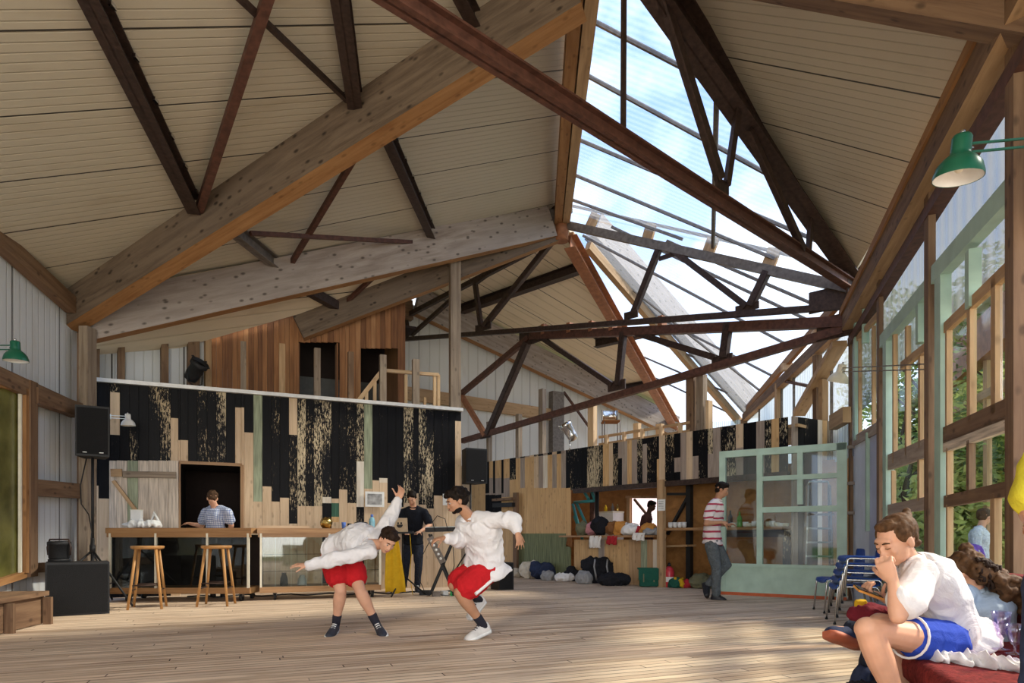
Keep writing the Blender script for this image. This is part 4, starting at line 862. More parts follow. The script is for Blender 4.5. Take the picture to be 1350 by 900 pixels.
# ---- stools
def stool(label, x, y, rz, h=.845):
    r = thing('bar_stool', label, 'stool', (x, y, 0), 'wooden bar stools'); o = V((x, y, 0)); R_ = RM(rz)
    m = MB(); m.lathe([(.02, h-.045), (.18, h-.045), (.20, h-.035), (.205, h-.01), (.195, h), (.02, h-.004)], o, 'stool_wood', n=28); m.build('seat', r)
    for k, (sx, sy) in enumerate(((-1, -1), (1, -1), (1, 1), (-1, 1))):
        MB().cyl(o+R_@V((sx*.20, sy*.20, 0)), o+R_@V((sx*.115, sy*.115, h-.03)), .017, .021, 'stool_wood', 10).build('leg', r)
    for k, (a, b, z) in enumerate((((-1, -1), (1, -1), .32), ((1, 1), (-1, 1), .32), ((-1, -1), (-1, 1), .25), ((1, -1), (1, 1), .25))):
        f = .20-.085*z/(h-.03); MB().cyl(o+R_@V((a[0]*f, a[1]*f, z)), o+R_@V((b[0]*f, b[1]*f, z)), .010, m='steel_dark', n=8).build('foot_rail', r)
stool('round wooden bar stool nearer the bass speaker', -4.94, 8.74, .35)
stool('round wooden bar stool in front of the store hatch', -4.18, 9.12, .15)

# ---- bass speaker, speakers on stands
r = thing('bass_speaker', 'big black square bass speaker on the floor beside the bar', 'loudspeaker', (-5.42, 8.4, 0))
q = floor_at(103, 811); q.y -= .0; f_ = V((math.sin(.60), -math.cos(.60), 0)); c_ = q-f_*.33
MB().box(c_+V((0, 0, .325)), .66, .62, .65, 'black', .60).build('cabinet', r); MB().box(c_+f_*.318+V((0, 0, .325)), .62, .02, .60, 'grille', .60).build('front_grille', r)
SUB = c_
for x_ in (-5.7, -5.12):
    for z_ in (.0,): pass
LT = V(((78-CX)/F*8.25, 8.25, .652))
r = thing('stage_light', 'black can shaped stage light sitting on the bass speaker', 'spotlight', LT)
MB().lathe([(.10, .02), (.115, .05), (.115, .2), (.13, .21), (.13, .25), (.09, .26)], LT, 'black', n=22).build('housing', r)
MB().tube([LT+V(q_) for q_ in ((-.14, 0, .08), (-.15, 0, .18), (-.12, 0, .28), (.12, 0, .28), (.15, 0, .18), (.14, 0, .08))], .012, 'steel_dark').build('yoke', r)
MB().cyl(LT, LT+V((0, 0, .03)), .12, m='black').build('base', r)
def pa_speaker(label, c, w_, h, d, rz, tilt=0):
    c = V(c); R_ = RM(rz)@Matrix.Rotation(tilt, 3, 'X'); r = thing('loudspeaker', label, 'loudspeaker', c-V((0, 0, h/2)))
    m = MB(); fr = [V((-w_/2, -d/2, 0)), V((w_/2, -d/2, 0)), V((w_*.32, d/2, 0)), V((-w_*.32, d/2, 0))]
    lo = [c+R_@(p-V((0, 0, h/2))) for p in fr]; hi = [c+R_@(p+V((0, 0, h/2))) for p in fr]
    m.face(lo[::-1], [(0, 0)]*4, 'black'); m.face(hi, [(0, 0)]*4, 'black')
    for i in range(4): j = (i+1) % 4; m.face([lo[i], lo[j], hi[j], hi[i]], [(0, 0)]*4, 'black')
    m.build('cabinet', r)
    m = MB(); g = [c+R_@V((sx*(w_/2-.02), -d/2-.008, sz*(h/2-.03))) for sx, sz in ((-1, -1), (1, -1), (1, 1), (-1, 1))]; m.slab(g, -.012, 'grille', n=R_@V((0, -1, 0))); m.build('front_grille', r)
    m = MB()
    for sx in (-.28, .2): m.bar(c+R_@V((sx*w_, -d/2-.012, -h/2+.05)), c+R_@V(((sx+.12)*w_, -d/2-.012, -h/2+.05)), .004, .008, 'edge_white')
    m.build('badge', r)
def tripod(label, x, y, ztop, spread=.55, rz=0, hub=.75, name='speaker_stand', cat='stand'):
    o = V((x, y, 0)); r = thing(name, label, cat, o)
    MB().cyl((x, y, .12), (x, y, hub+.2), .024, m='black').build('lower_pole', r); MB().cyl((x, y, hub+.15), (x, y, ztop), .018, m='black').build('upper_pole', r)
    MB().cyl((x, y, hub), (x, y, hub+.1), .036, m='black').build('collar', r)
    for k in range(3):
        a = rz+k*2*PI/3; d = V((math.cos(a), math.sin(a), 0)); l = MB().cyl(o+V((0, 0, hub))+d*.03, o+d*spread+V((0, 0, .02)), .014, m='black').build('leg', r)
        MB().ell(o+d*spread+V((0, 0, .022)), (.025, .025, .022), 'black').build('rubber_foot', l) if False else None
        MB().cyl(o+V((0, 0, .2)), o+d*spread*.55+V((0, 0, hub*.46)), .008, m='black', n=6).build('brace', r)
pa_speaker('black loudspeaker on a stand above the bass speaker', at(123.5, 570.5, 9.0), .40, .69, .38, .5)
tripod('black tripod stand carrying the loudspeaker next to the pier', (119-CX)/F*9.0, 9.05, 2.10, .72, -.3)
pa_speaker('black loudspeaker on a stand where the plank walls meet', at(623, 615, 12.4), .44, .66, .38, .5)
tripod('black tripod stand of the loudspeaker where the plank walls meet', (620-CX)/F*12.4, 12.45, at(0, 636, 12.4).z+.02, .5, .8)
m = MB(); m.tube([at(114, 604, 9.1), at(106, 640, 9.1), at(107, 664, 9.1), at(117, 678, 9.05), at(121, 700, 9.0), at(119, 730, 9.0)], .008, 'black', 6); tag(m.build('speaker_cable'), 'black cable looping down beside the speaker stand', 'cable')
# floor monitor by the far bags
p = floor_at(663, 772); p.y = 11.9; p.x = (662-CX)/F*11.9; r = thing('stage_monitor', 'small black monitor speaker on the floor behind the leaping dancer', 'loudspeaker', p)
MB().box(p+V((0, 0, .25)), .3, .34, .5, 'black', .5).build('cabinet', r); MB().box(p+V((.07, -.16, .25)), .26, .02, .45, 'grille', .5).build('front_grille', r)

# ---- spotlights
def spotlight(name, label, c, mt, L_=.34, rad=.12, rz=.6, rx=.9):
    c = V(c); R_ = RM(rz, rx); r = thing(name, label, 'spotlight', c-V((0, 0, .25)))
    MB().lathe([(.03, -.5*L_), (rad*.7, -.45*L_), (rad*.85, -.2*L_), (rad*.85, .25*L_), (rad*1.05, .3*L_), (rad*1.05, .5*L_), (rad*.95, .5*L_), (rad*.9, .32*L_)], c, mt, R_, 22).build('housing', r)
    m = MB(); m.lathe([(rad*.88, .36*L_), (.01, .36*L_)], c, 'black_gloss', R_, 22); m.build('lens', r)
    a = R_@V((rad*1.1, 0, 0)); MB().tube([c+a, c+a*.9-V((0, 0, rad*1.4)), c-V((0, 0, rad*1.9)), c-a*.9-V((0, 0, rad*1.4)), c-a], .011, mt, 6).build('yoke', r)
    m = MB()
    for k in range(4):
        q = R_@V((math.cos(k*PI/2+.4)*rad*1.12, math.sin(k*PI/2+.4)*rad*1.12, .5*L_)); m.box(c+q, .035, .035, .02, mt)
    m.build('shutter_clip', r)
    MB().cyl(c-V((0, 0, rad*1.8)), c-V((0, 0, .42)), .014, m=mt).build('spigot', r)
p = BARW.hit(257, 489)-BARW.n*.15; spotlight('stage_spotlight', 'black stage spotlight on top of the black plank wall', at(257, 489, p.y), 'black', .38, .14, PI/2-.4, .75)
p = SERV.hit(751, 566); spotlight('stage_spotlight', 'silvery stage spotlight on top of the serving wall', at(751, 568, p.y)-V((0, 0, .02)), 'chrome', .44, .14, PI/2, -.55)

# ---- lamps on sprung arms
def arm_lamp(label, c, size, mt, tiltx, rz, arm_to, name='arm_lamp', arm_mt=None):
    c = V(c); R_ = RM(rz, tiltx); r = thing(name, label, 'lamp', c); s_ = size; am = arm_mt or mt
    m = MB(); m.lathe([(.50*s_, 0), (.495*s_, .08*s_), (.44*s_, .26*s_), (.33*s_, .40*s_), (.21*s_, .49*s_), (.20*s_, .56*s_), (.20*s_, .84*s_), (.17*s_, .90*s_), (.05*s_, .92*s_)], c, mt, R_, 28, False); m.build('shade', r)
    m = MB(); m.lathe([(.485*s_, .005*s_), (.43*s_, .24*s_), (.31*s_, .39*s_), (.18*s_, .48*s_), (.02, .5*s_)], c, 'white_paint', R_, 28, False); m.build('inner_reflector', r)
    MB().ell(c+R_@V((0, 0, .28*s_)), (.12*s_, .12*s_, .17*s_), 'cream', R_).build('bulb', r)
    m = MB(); m.lathe([(.05*s_, .9*s_), (.05*s_, 1.0*s_), (.02*s_, 1.02*s_)], c, 'chrome', R_, 10); m.build('switch', r)
    j = c+R_@V((0, 0, .62*s_)); d = V(arm_to)-j; up = V((0, 0, .075*s_+.005))
    MB().cyl(j, j+d.normalized()*.33*s_, .03*s_, m='chrome', n=8).build('joint', r)
    for k in (-1, 1): MB().bar(j+d.normalized()*.3*s_+up*k, V(arm_to)+up*k, .045*s_, .045*s_, am).build('arm', r)
    MB().cyl(V(arm_to)-up*2, V(arm_to)+up*2, .05*s_, m=am, n=10).build('pivot', r)
    return r
arm_lamp('large green arm lamp hanging in front of the window wall', at(1263, 235, 3.8), .265, 'green_lamp', .12, .25, at(1352, 187, 3.9)+V((.05, 0, 0)))
arm_lamp('small green arm lamp against the white side wall', at(21, 476, 6.9), .235, 'green_lamp', .05, -.1, at(-18, 458, 7.0))
arm_lamp('white arm lamp in front of the black planks above the shutter', at(169, 561, 9.9), .20, 'white_paint', .05, -.1, at(146, 549, 10.1))
p = at(1104, 504, 8.8); arm_lamp('cream arm lamp reaching from the window wall towards the clerestory', p, .27, 'cream', .35, .4, at(1226, 483, 5.95), arm_mt='steel_grey')

# ---- pictures and notes
r = thing('framed_print', 'small black and white landscape print pinned behind the bar', 'picture', BARW.hit(493, 658))
def on_wall(mb, W, x0, y0, x1, y1, out, th, mt):
    u0, u1 = W.u(x0), W.u(x1); z1, z0 = W.zz((x0+x1)/2, y0), W.zz((x0+x1)/2, y1); mb.slab([W.pt(u0, z0, out), W.pt(u1, z0, out), W.pt(u1, z1, out), W.pt(u0, z1, out)], -th, mt, n=W.n); return mb
on_wall(MB(), BARW, 481, 648, 506, 668, .04, .01, 'white_paint').build('mount', r)
plain('print_ink', (.30, .30, .30), .8, 0, .7, 7)
on_wall(MB(), BARW, 484, 651, 503, 665, .044, .004, 'print_ink').build('printed_image', r)
o = on_wall(MB(), BARW, 583, 651, 597, 666, .04, .006, 'white_paint').build('paper_note'); tag(o, 'plain white sheet pinned to the pale boards near the small speaker', 'paper')
W = Wall((sp_(872, 0, .13).x, sp_(872, 0, .13).y), SERV.d[:2])
r = thing('paper_note', 'white printed note pinned on the pale post between the hatches', 'paper', W.hit(872, 665)); on_wall(MB(), W, 867, 658, 877, 673, .002, .003, 'white_paint').build('sheet', r)
m = MB()
for y in (660.5, 663, 665, 667, 669.5): on_wall(m, W, 868.5, y, 875, y+.7, .005, .001, 'print_ink')
m.build('text_lines', r)
# ---- shutter beside the hatch
r = thing('barn_shutter', 'ledged plank shutter with diagonal brace beside the store hatch', 'shutter', BARW.hit(190, 700))
W = Wall(BARW.pt(0, 0, .09)[:2], BARW.d[:2]); m = MB(); xs = [144, 154, 168, 182, 196, 209, 222, 235]
for i in range(7): planks(m, W, [(xs[i], xs[i+1], [(607, 697, 'green_board' if i == 2 else 'flaky_white')])])
m.build('boards', r)
W = Wall(BARW.pt(0, 0, .13)[:2], BARW.d[:2])
MB().bar(W.hit(162, 625), W.hit(232, 626), .05, .10, 'timber_grey').build('ledge', r); MB().bar(W.hit(150, 634), W.hit(188, 684), .05, .15, 'timber_tan', W.n).build('diagonal_brace', r); MB().bar(W.hit(146, 623), W.hit(161, 623), .05, .12, 'timber_tan').build('ledge', r)
# ---- small rack where the walls meet
r = thing('wall_rack', 'dark wooden bar rack with a brown upright near the wall corner', 'rack', sp_(680, 0, .2)); 
MB().bar(sp_(680, 0, .12), sp_(680, 2.05, .12), .14, .07, 'timber_brown', SERV.n).build('upright', r); W = Wall(sp_(0, 0, .2)[:2], SERV.d[:2])
MB().bar(W.hit(651, 659), W.hit(677, 657), .12, .06, 'timber_brown').build('crossbar', r); MB().bar(W.hit(651, 666), W.hit(677, 665), .10, .10, 'black').build('crossbar', r)

# ---- serving counter and what is on it
ct = 1.0
m = MB(); m.bar(SERV.pt(SERV.u(750), ct-.02, .0), SERV.pt(SERV.u(866), ct-.02, .0), .62, .04, 'oak_top'); tag(m.build('serving_counter'), 'wooden counter top of the serving hatch, heaped with clothes', 'counter')
for i, (x, w_, h, mt, lab) in enumerate(((768, .16, .24, 'cloth_olive', 'olive jumper heaped at the ladder end of the counter'), (782, .12, .26, 'cloth_pink', 'pink shirt bundled on the counter'), (793, .15, .34, 'cloth_black', 'dark jacket heaped on the counter'), (806, .12, .24, 'cloth_brown', 'brown shirt bundled on the counter'), (820, .17, .22, 'cloth_orange', 'orange yellow bundle on the counter before the white cabinet'),
        (833, .18, .2, 'cloth_white', 'white shirt heap in the middle of the counter'), (847, .14, .14, 'cloth_red', 'red cloth bundle on the counter'), (855, .12, .2, 'cloth_orange', 'tan hat shaped bundle on the counter near the pale post'), (861, .13, .12, 'cloth_grey', 'grey striped cloth at the end of the counter'))):
    q = SERV.pt(SERV.u(x), ct+.001, .02+(i % 3)*.05-.08); bag_shape(q, w_*1.35, .2, h*1.3, mt, 'clothes_bundle', lab, 'clothes', 20+i, yaw(SERV.d), 6, 'clothes heaped on the counter')
def hanging(label, x0, x1, y0, y1, mt, seed, out=.33, W=SERV, name='hanging_cloth', cat='cloth', grp=None):
    rd = random.Random(seed); m = MB(); u0, u1 = W.u(x0), W.u(x1); nn = 7
    rows = []
    for k in range(8):
        t = k/7; z = W.zz((x0+x1)/2, y0)*(1-t)+W.zz((x0+x1)/2, y1)*t
        rows.append([W.pt(u0+(u1-u0)*(i/nn)*(1-.25*t)+rd.uniform(-.01, .01), z+rd.uniform(-.02, .02)*t, out+.035*math.sin(i*2.1+t*2)) for i in range(nn+1)])
    pts = [r_+[p-W.n*.012 for p in r_[::-1]] for r_ in rows]; m.rings(pts, mt); return tag(m.build(name), label, cat, grp)
hanging('white shirt with dark rings hanging over the counter edge', 792, 808, 706, 722, 'cloth_white', 5)
hanging('dark cloth tip hanging over the counter edge', 762, 769, 708, 720, 'cloth_brown', 6)
hanging('red cloth hanging over the counter edge', 815, 829, 706, 717, 'cloth_red', 7)
hanging('striped white towel hanging over the counter end', 849, 866, 702, 712, 'cloth_white', 8)
# teal frames and dark perforated uprights behind the hatch
plain('teal', (.05, .28, .30), .4)
r = thing('teal_frame', 'teal painted steel scaffold frame leaning behind the hatch', 'frame', sp_(765, 0, -.6)); W = Wall(sp_(0, 0, -.6)[:2], SERV.d[:2])
for x0, y0, x1, y1 in ((755, 644, 772, 646), (757, 662, 783, 660), (767, 643, 776, 658), (778, 643, 785, 660), (755, 664, 768, 712), (757, 680, 765, 700), (760, 663, 777, 700)):
    MB().cyl(W.hit(x0, y0), W.hit(x1, y1), .035, m='teal').build('tube', r)
for x, W0, mt, lab in ((781, -.75, 'steel_rust', 'rusty round steel upright behind the teal frame'), (787, -.5, 'black', 'black perforated upright behind the hatch')):
    a = sp_(x, 0, W0); tag(MB().cyl(a, a+V((0, 0, 2.2)), .06 if W0 < -.6 else .045, m=mt).build('steel_upright'), lab, 'upright')
q = sp_(806, 0, -1.9); r = thing('white_cabinet', 'white cabinet at the back of the serving bay', 'cabinet', q); MB().box(q+V((0, 0, .78)), .45, .4, 1.56, 'white_paint', yaw(SERV.d)).build('body', r); MB().box(q+V((0, 0, 1.58)), .47, .42, .04, 'cream', yaw(SERV.d)).build('top', r)
for k, (dx, h, mt) in enumerate(((-.15, .16, 'cloth_yellow'), (.02, .2, 'steel_grey'), (.14, .18, 'brass'))):
    p = q+V((dx, -.05, 1.60)); m = MB(); m.lathe([(.035, 0), (.04, .02), (.04, h*.6), (.015, h*.8), (.015, h)], p, mt); tag(m.build('bottle', origin=p), ('yellow bottle on the white cabinet', 'grey bottle on the white cabinet', 'brass coloured bottle on the white cabinet')[k], 'bottle', 'bottles on the white cabinet')
# lit window at the back of the bay
W = Wall(sp_(0, 0, -2.25)[:2], SERV.d[:2]); r = thing('window_10', None, None, W.hit(850, 680)); r['kind'] = 'structure'
lm, t_, b_, nw, lk = mat('lit_window'); b_.inputs['Base Color'].default_value = (.7, .6, .6, 1); b_.inputs['Emission Color'].default_value = (1, .80, .80, 1); b_.inputs['Emission Strength'].default_value = .75
on_wall(MB(), W, 834, 655, 868, 700, .02, .01, 'lit_window').build('bright_pane', r)
m = MB(); m.bar(W.hit(831, 700)+W.n*.05, W.hit(831, 654)+W.n*.05, .1, .08, 'timber_tan', W.n); m.build('frame', r); m = MB(); m.bar(W.hit(828, 655)+W.n*.05, W.hit(868, 655)+W.n*.05, .1, .06, 'timber_tan'); m.build('frame', r); m = MB(); m.bar(W.hit(838, 658)+W.n*.05, W.hit(856, 680)+W.n*.05, .05, .05, 'timber_brown'); m.build('glazing_bar', r)
# second bay: steel rack, shelf with cups
r = thing('steel_rack', 'black steel rack with a diagonal brace beside the pale post', 'rack', sp_(908, 0, -.4)); W = Wall(sp_(0, 0, -.35)[:2], SERV.d[:2])
MB().bar(sp_(909, 0, -.35), sp_(909, 2.1, -.35), .10, .10, 'black', SERV.n).build('upright', r); MB().bar(W.hit(880, 651), W.hit(908, 651), .05, .05, 'black').build('crossbar', r); MB().bar(W.hit(907, 655), W.hit(880, 704), .05, .07, 'black', W.n).build('brace', r)
MB().bar(W.hit(878, 720), W.hit(912, 719), .3, .04, 'timber_tan').build('shelf', r)
W = Wall(sp_(0, 0, -.15)[:2], SERV.d[:2]); r = thing('wall_shelf', 'long wooden worktop with cups and bottles behind the open door', 'worktop', sp_(960, 0, -.2))
za = W.zz(930, 697); MB().bar(W.pt(W.u(878), za, 0), W.pt(W.u(1040), za, 0), .42, .05, 'oak_top').build('top', r); MB().bar(W.pt(W.u(958), za-.09, 0), W.pt(W.u(1040), za-.09, 0), .36, .12, 'black').build('apron', r)
u = W.u(1043); MB().bar(W.pt(u, 0, .05), W.pt(u, za-.03, .05), .14, .2, 'black_board', W.n).build('leg', r)
def crockery(name, label, cat, x, rr, h, mt, prof=None, grp='crockery on the long worktop', d=0):
    p = W.pt(W.u(x), za+.025, d); m = MB(); m.lathe(prof or [(rr*.7, 0), (rr, h*.3), (rr, h), (rr*.88, h), (rr*.8, h*.2)], p, mt, n=16); return tag(m.build(name, origin=p), label, cat, grp)
for i, x in enumerate((884, 890, 896, 902)): crockery('cup', 'white cup on the worktop beside the pale post, %s' % ('first in the row', 'second in the row', 'third in the row', 'last in the row')[i], 'cup', x, .045, .11, 'white_paint')
bp = lambda rr, h: [(rr*.95, 0), (rr, .02), (rr, h*.6), (rr*.35, h*.78), (rr*.33, h), (.005, h)]
crockery('bottle', 'dark wine bottle on the worktop behind the striped man', 'bottle', 963, .04, .30, 'black_gloss', bp(.04, .30))
plain('bottle_green', (.12, .35, .08), .2); crockery('bottle', 'light green bottle with a pale label on the worktop', 'bottle', 975, .045, .26, 'bottle_green', bp(.045, .27)); 
for i, (x, rr, h) in enumerate(((967, .05, .08), (983, .05, .09), (988, .055, .07), (994, .04, .1), (1013, .045, .09), (1018, .05, .1), (1024, .05, .07), (1030, .06, .06), (1036, .05, .06))):
    crockery('bowl' if h < .08 else 'mug', ('white bowl' if h < .08 else 'pale mug')+' on the worktop behind the glazed door, '+('first', 'second', 'third', 'fourth', 'fifth', 'sixth', 'seventh', 'eighth', 'ninth')[i]+' from the striped man', 'bowl' if h < .08 else 'mug', x, rr, h, 'white_paint' if i % 2 else 'cream')
crockery('bottle', 'small brown bottle on the worktop seen through the glazed door', 'bottle', 1019, .03, .2, 'cloth_brown', bp(.03, .2), d=-.1)
# ---- bags along the foot of the wall
def fb(x, y, rx, ry, h, mt, name, label, seed, lumps=5, cat='bag'):
    rx, ry, h = rx*1.12, ry*1.05, h*1.15; p = floor_at(x, y); p.y -= .0; return bag_shape(p, rx, ry, h, mt, name, label, cat, seed, 0, lumps, 'bags along the foot of the plank wall'), p
fb(680, 760.5, .14, .15, .2, 'cloth_beige', 'clothes_bundle', 'small pale bundle on the floor, first from the wall rack', 31, cat='clothes')
fb(697, 762, .22, .2, .42, 'cloth_beige', 'canvas_bag', 'beige canvas bag slumped against the green painted boards', 32)
fb(716, 763, .28, .22, .38, 'cloth_navy', 'duffel_bag', 'dark navy bag with grey cloth beside the beige bag', 33)
fb(722, 765, .14, .12, .22, 'cloth_grey', 'clothes_bundle', 'grey cloth lying on the navy bag', 34, cat='clothes')
fb(744, 766, .2, .15, .17, 'cloth_white', 'clothes_bundle', 'off white bundle between two dark bags', 35, cat='clothes')
fb(757, 765.5, .2, .18, .27, 'cloth_black', 'shoulder_bag', 'small black bag under the hatch corner', 36)
fb(791, 768, .36, .25, .56, 'cloth_black', 'backpack', 'biggest black backpack in the row, under the counter', 37, 7)
fb(770, 769.5, .17, .15, .26, 'cloth_grey', 'clothes_bundle', 'grey jacket bundled beside the biggest backpack', 38, cat='clothes')
fb(810, 771.5, .32, .2, .24, 'cloth_black', 'duffel_bag', 'low black duffel bag under the counter end', 39)
bpk = [o for o in bpy.data.objects if 'biggest black backpack' in str(o.get('label'))][0]; q = floor_at(791, 768)
for dx in (-.14, .12):
    m = MB(); m.tube([q+V(a_)-V(bpk.location) for a_ in ((dx, -.26, .50), (dx-.03, -.36, .36), (dx, -.36, .2), (dx+.03, -.27, .08))], .018, 'cloth_grey', 8); sb = m.build('strap'); sb.parent = bpk
p = floor_at(857, 774); p.y += .12; r = thing('satchel', 'dark green buckled satchel standing before the counter', 'bag', p); m = MB(); m.box(p+V((0, 0, .17)), .36, .16, .32, 'cloth_green', -.1); skin_up(m, 'body', .02, r, 2, (.01, 8)); m = MB(); m.box(p+V((-.02, -.09, .25)), .38, .03, .22, 'cloth_green', -.1); m.box(p+V((-.02, 0, .355)), .38, .19, .03, 'cloth_green', -.1); m.build('flap', r)
for dx in (-.1, .1): MB().box(p+V((dx-.02, -.108, .18)), .02, .01, .16, 'cloth_olive', -.1).build('strap', r)
plain('fire_red', (.55, .04, .06), .3)
p = floor_at(884, 774); p.y += .1; r = thing('fire_extinguisher', 'red pink cylinder standing beside the satchel', 'extinguisher', p); MB().lathe([(.085, 0), (.095, .02), (.095, .30), (.07, .37), (.03, .40)], p, 'fire_red').build('body', r); MB().lathe([(.03, .4), (.035, .42), (.02, .46), (.01, .47)], p, 'black').build('valve', r); MB().lathe([(.096, .10), (.096, .2)], p, 'cloth_white', cap=False).build('label', r)
m = None
for i, (x, mt, lab) in enumerate(((889, 'cloth_green', 'green'), (896, 'cloth_yellow', 'yellow'), (903, 'cloth_red', 'red'))):
    fb(x, 774.5, .12, .12, .2-.02*i, mt, 'clothes_bundle', '%s cloth of the rainbow coloured heap beside the red cylinder' % lab, 50+i, cat='clothes')
fb(925, 775, .24, .2, .27, 'cloth_olive', 'duffel_bag', 'grey green patterned bag behind the striped man', 56)
fb(905, 762, .2, .2, .35, 'cloth_black', 'clothes_bundle', 'dark heap on the floor inside the second bay', 57, cat='clothes')
# ---- upstairs chair and brick
q = sp_(800, zt2-.07, -.85); W = Wall(q[:2], (1, 0)); r = thing('visitor_chair', 'metal chair with a grey shell seat on the loft', 'chair', q)
Y = q.y; z = lambda y: at(0, y, Y).z; x = lambda p_: (p_-CX)/F*Y; zf = zt2-.07
m = MB(); m.rings([[V((x(794)+.34*i/6, Y+.02+.05*math.sin(i/6*PI), zz_)) for i in range(7)]+[V((x(794)+.34*(6-i)/6, Y-.0+.05*math.sin((6-i)/6*PI), zz_)) for i in range(7)] for zz_ in (z(553), z(541))], 'chrome'); m.build('backrest', r)
m = MB(); m.box((x(803), Y-.2, z(558)), .38, .38, .03, 'cloth_brown'); m.build('seat', r)
for sx in (0, 1):
    for sy, yt in ((0, z(540)), (-.36, z(558))): MB().cyl((x(794)+sx*.35, Y+sy, zf), (x(794)+sx*.35, Y+sy, yt), .013, m='steel_grey').build('leg', r)
p = sp_(812, zt2+.25, -.25); m = MB(); m.box(V((x(806), Y-.55, zf+.1)), .2, .1, .2, 'steel_orange'); m.box(V((x(806), Y-.55, zf+.205)), .16, .07, .012, 'steel_rust'); tag(m.build('orange_crate'), 'small orange block beside the upstairs chair', 'block')
for i, (px_, y0) in enumerate(((840, 558), (870, 559))):
    a = sp_(px_, zt2-.1, -.6); post('timber_stud', 'short pale stud end on the loft, %s the upstairs chair' % ('nearer to', 'further from')[i], (a.x, a.y, zf), (a.x, a.y, at(0, y0, a.y).z), .14, .1, 'timber_new', -.88, 'stud', 'stud ends on the loft')
# ---- step ladder behind the glazed door
b = at(1079, 700, 10.22); b.z = 0; r = thing('step_ladder', 'folding aluminium step ladder behind the glazed door', 'ladder', b); zt_ = 1.78
def lp(s_, z_, back=0): return b+V((s_*(.23-.06*z_/zt_), (0 if not back else .0)+back*(.25*(1-z_/zt_)), z_))
for s_ in (-1, 1): MB().bar(lp(s_, 0), lp(s_, zt_), .03, .06, 'chrome', V((0, 1, 0))).build('rail', r); MB().bar(lp(s_, 0, .3), lp(s_, zt_-.1, .3), .03, .04, 'chrome', V((0, 1, 0))).build('rear_rail', r)
for k in range(6): z_ = .22+k*.22; MB().bar(lp(-1, z_), lp(1, z_), .09, .03, 'chrome').build('tread', r)
MB().bar(lp(-1, 1.32)+V((0, -.04, 0)), lp(1, 1.32)+V((0, -.04, 0)), .2, .03, 'steel_grey').build('platform', r); MB().tube([lp(-1, zt_), lp(-.9, zt_+.06), lp(.9, zt_+.06), lp(1, zt_)], .018, 'chrome').build('hoop', r)
# ---- DJ corner
def mic_stand_base(o, ztop, rz, r, spread=.38):
    MB().cyl(o+V((0, 0, .05)), o+V((0, 0, ztop)), .016, m='black').build('pole', r)
    for k in range(3):
        a = rz+k*2*PI/3; d = V((math.cos(a), math.sin(a), 0)); MB().cyl(o+V((0, 0, .34)), o+d*spread+V((0, 0, .015)), .013, m='black').build('leg', r)
o = V(((531-CX)/F*10.6, 10.6, 0)); r = thing('laptop_stand', 'black tripod stand carrying the laptop in front of the DJ', 'stand', o); mic_stand_base(o, 1.02, .2, r); MB().box(o+V((0, 0, 1.03)), .42, .3, .02, 'black').build('tray', r)
r = thing('laptop', 'open beige laptop with a dark round logo on the stand', 'laptop', o+V((0, 0, 1.04))); MB().box(o+V((0, .02, 1.052)), .33, .23, .02, 'black').build('keyboard_base', r)
m = MB(); plain('laptop_lid', (.46, .36, .25), .4); m.bar(o+V((-.02, -.12, 1.05)), o+V((-.02, -.20, 1.27)), .25, .012, 'laptop_lid', V((0, -1, 0))); m.build('lid', r)
m = MB(); m.lathe([(.001, 0), (.05, 0), (.05, .002), (.001, .002)], o+V((-.02, -.168, 1.16)), 'black', RM(0, PI/2-.35)); m.build('logo', r)
for dx in (-.035, .015): m = MB(); m.ell(o+V((dx-.01, -.178, 1.19)), (.016, .006, .022), 'black'); m.build('logo', r)
# yellow cloth over the stand
m = MB(); rows = []; 
for k in range(12):
    t = k/11; zc = 1.0-.93*t; wd = .10+.10*t-.05*max(0, t-.8)*2; row = []
    for i in range(12): s_ = i/11; row.append(o+V((-.14+.16*t*.4+(s_-.5)*2*wd*(.9)+.0, -.20-.02*math.sin(s_*14+t*1.5)-.03*t, zc+.02*math.sin(s_*9))))
    rows.append(row+[p+V((0, .02, 0)) for p in row[::-1]])
m.rings(rows, 'cloth_yellow'); tag(m.build('yellow_cloth'), 'mustard yellow jacket hanging from the laptop stand', 'jacket')
r = thing('keyboard_stand', 'black crossed keyboard stand beside the DJ', 'stand', (-1.15, 10.7, 0)); W = Wall((-1.15, 10.7), (1, 0))
q1 = W.hit(567, 704); q2 = W.hit(599, 779); q3 = W.hit(601, 704); q4 = W.hit(568, 783)
for dy in (-.14, .14): MB().bar(q1+V((0, dy, 0)), V((q2.x, 10.7+dy, .03)), .03, .045, 'black', V((0, 1, 0))).build('leg', r); MB().bar(q3+V((0, dy*.9, 0)), V((q4.x, 10.7+dy*.9, .03)), .03, .045, 'black', V((0, 1, 0))).build('leg', r)
for q in (q2, q4): MB().cyl((q.x, 10.5, .03), (q.x, 10.9, .03), .02, m='black').build('foot_bar', r)
r = thing('keyboard', 'dark electronic keyboard on the crossed stand', 'keyboard', q1); k1 = W.hit(562, 703)+V((0, -.0, .06)); k2 = W.hit(605, 702)+V((0, 0, .06)); MB().bar(k1, k2, .3, .07, 'black').build('body', r); m = MB()
for i in range(22):
    a = k1.lerp(k2, (i+.7)/23); m.box(a+V((0, -.09, .038)), .018, .11, .012, 'white_paint')
m.build('keys', r); MB().bar(k1+V((0, .08, .04)), k2+V((0, .08, .04)), .08, .02, 'teal').build('panel', r)
r = thing('effects_board', 'narrow pale pedal board hanging diagonally on the keyboard stand', 'pedal board', W.hit(577, 728)); a, b2 = W.hit(569, 708)+V((0, -.22, 0)), W.hit(586, 741)+V((0, -.22, 0)); MB().bar(a, b2, .1, .09, 'steel_grey', W.n).build('body', r); m = MB()
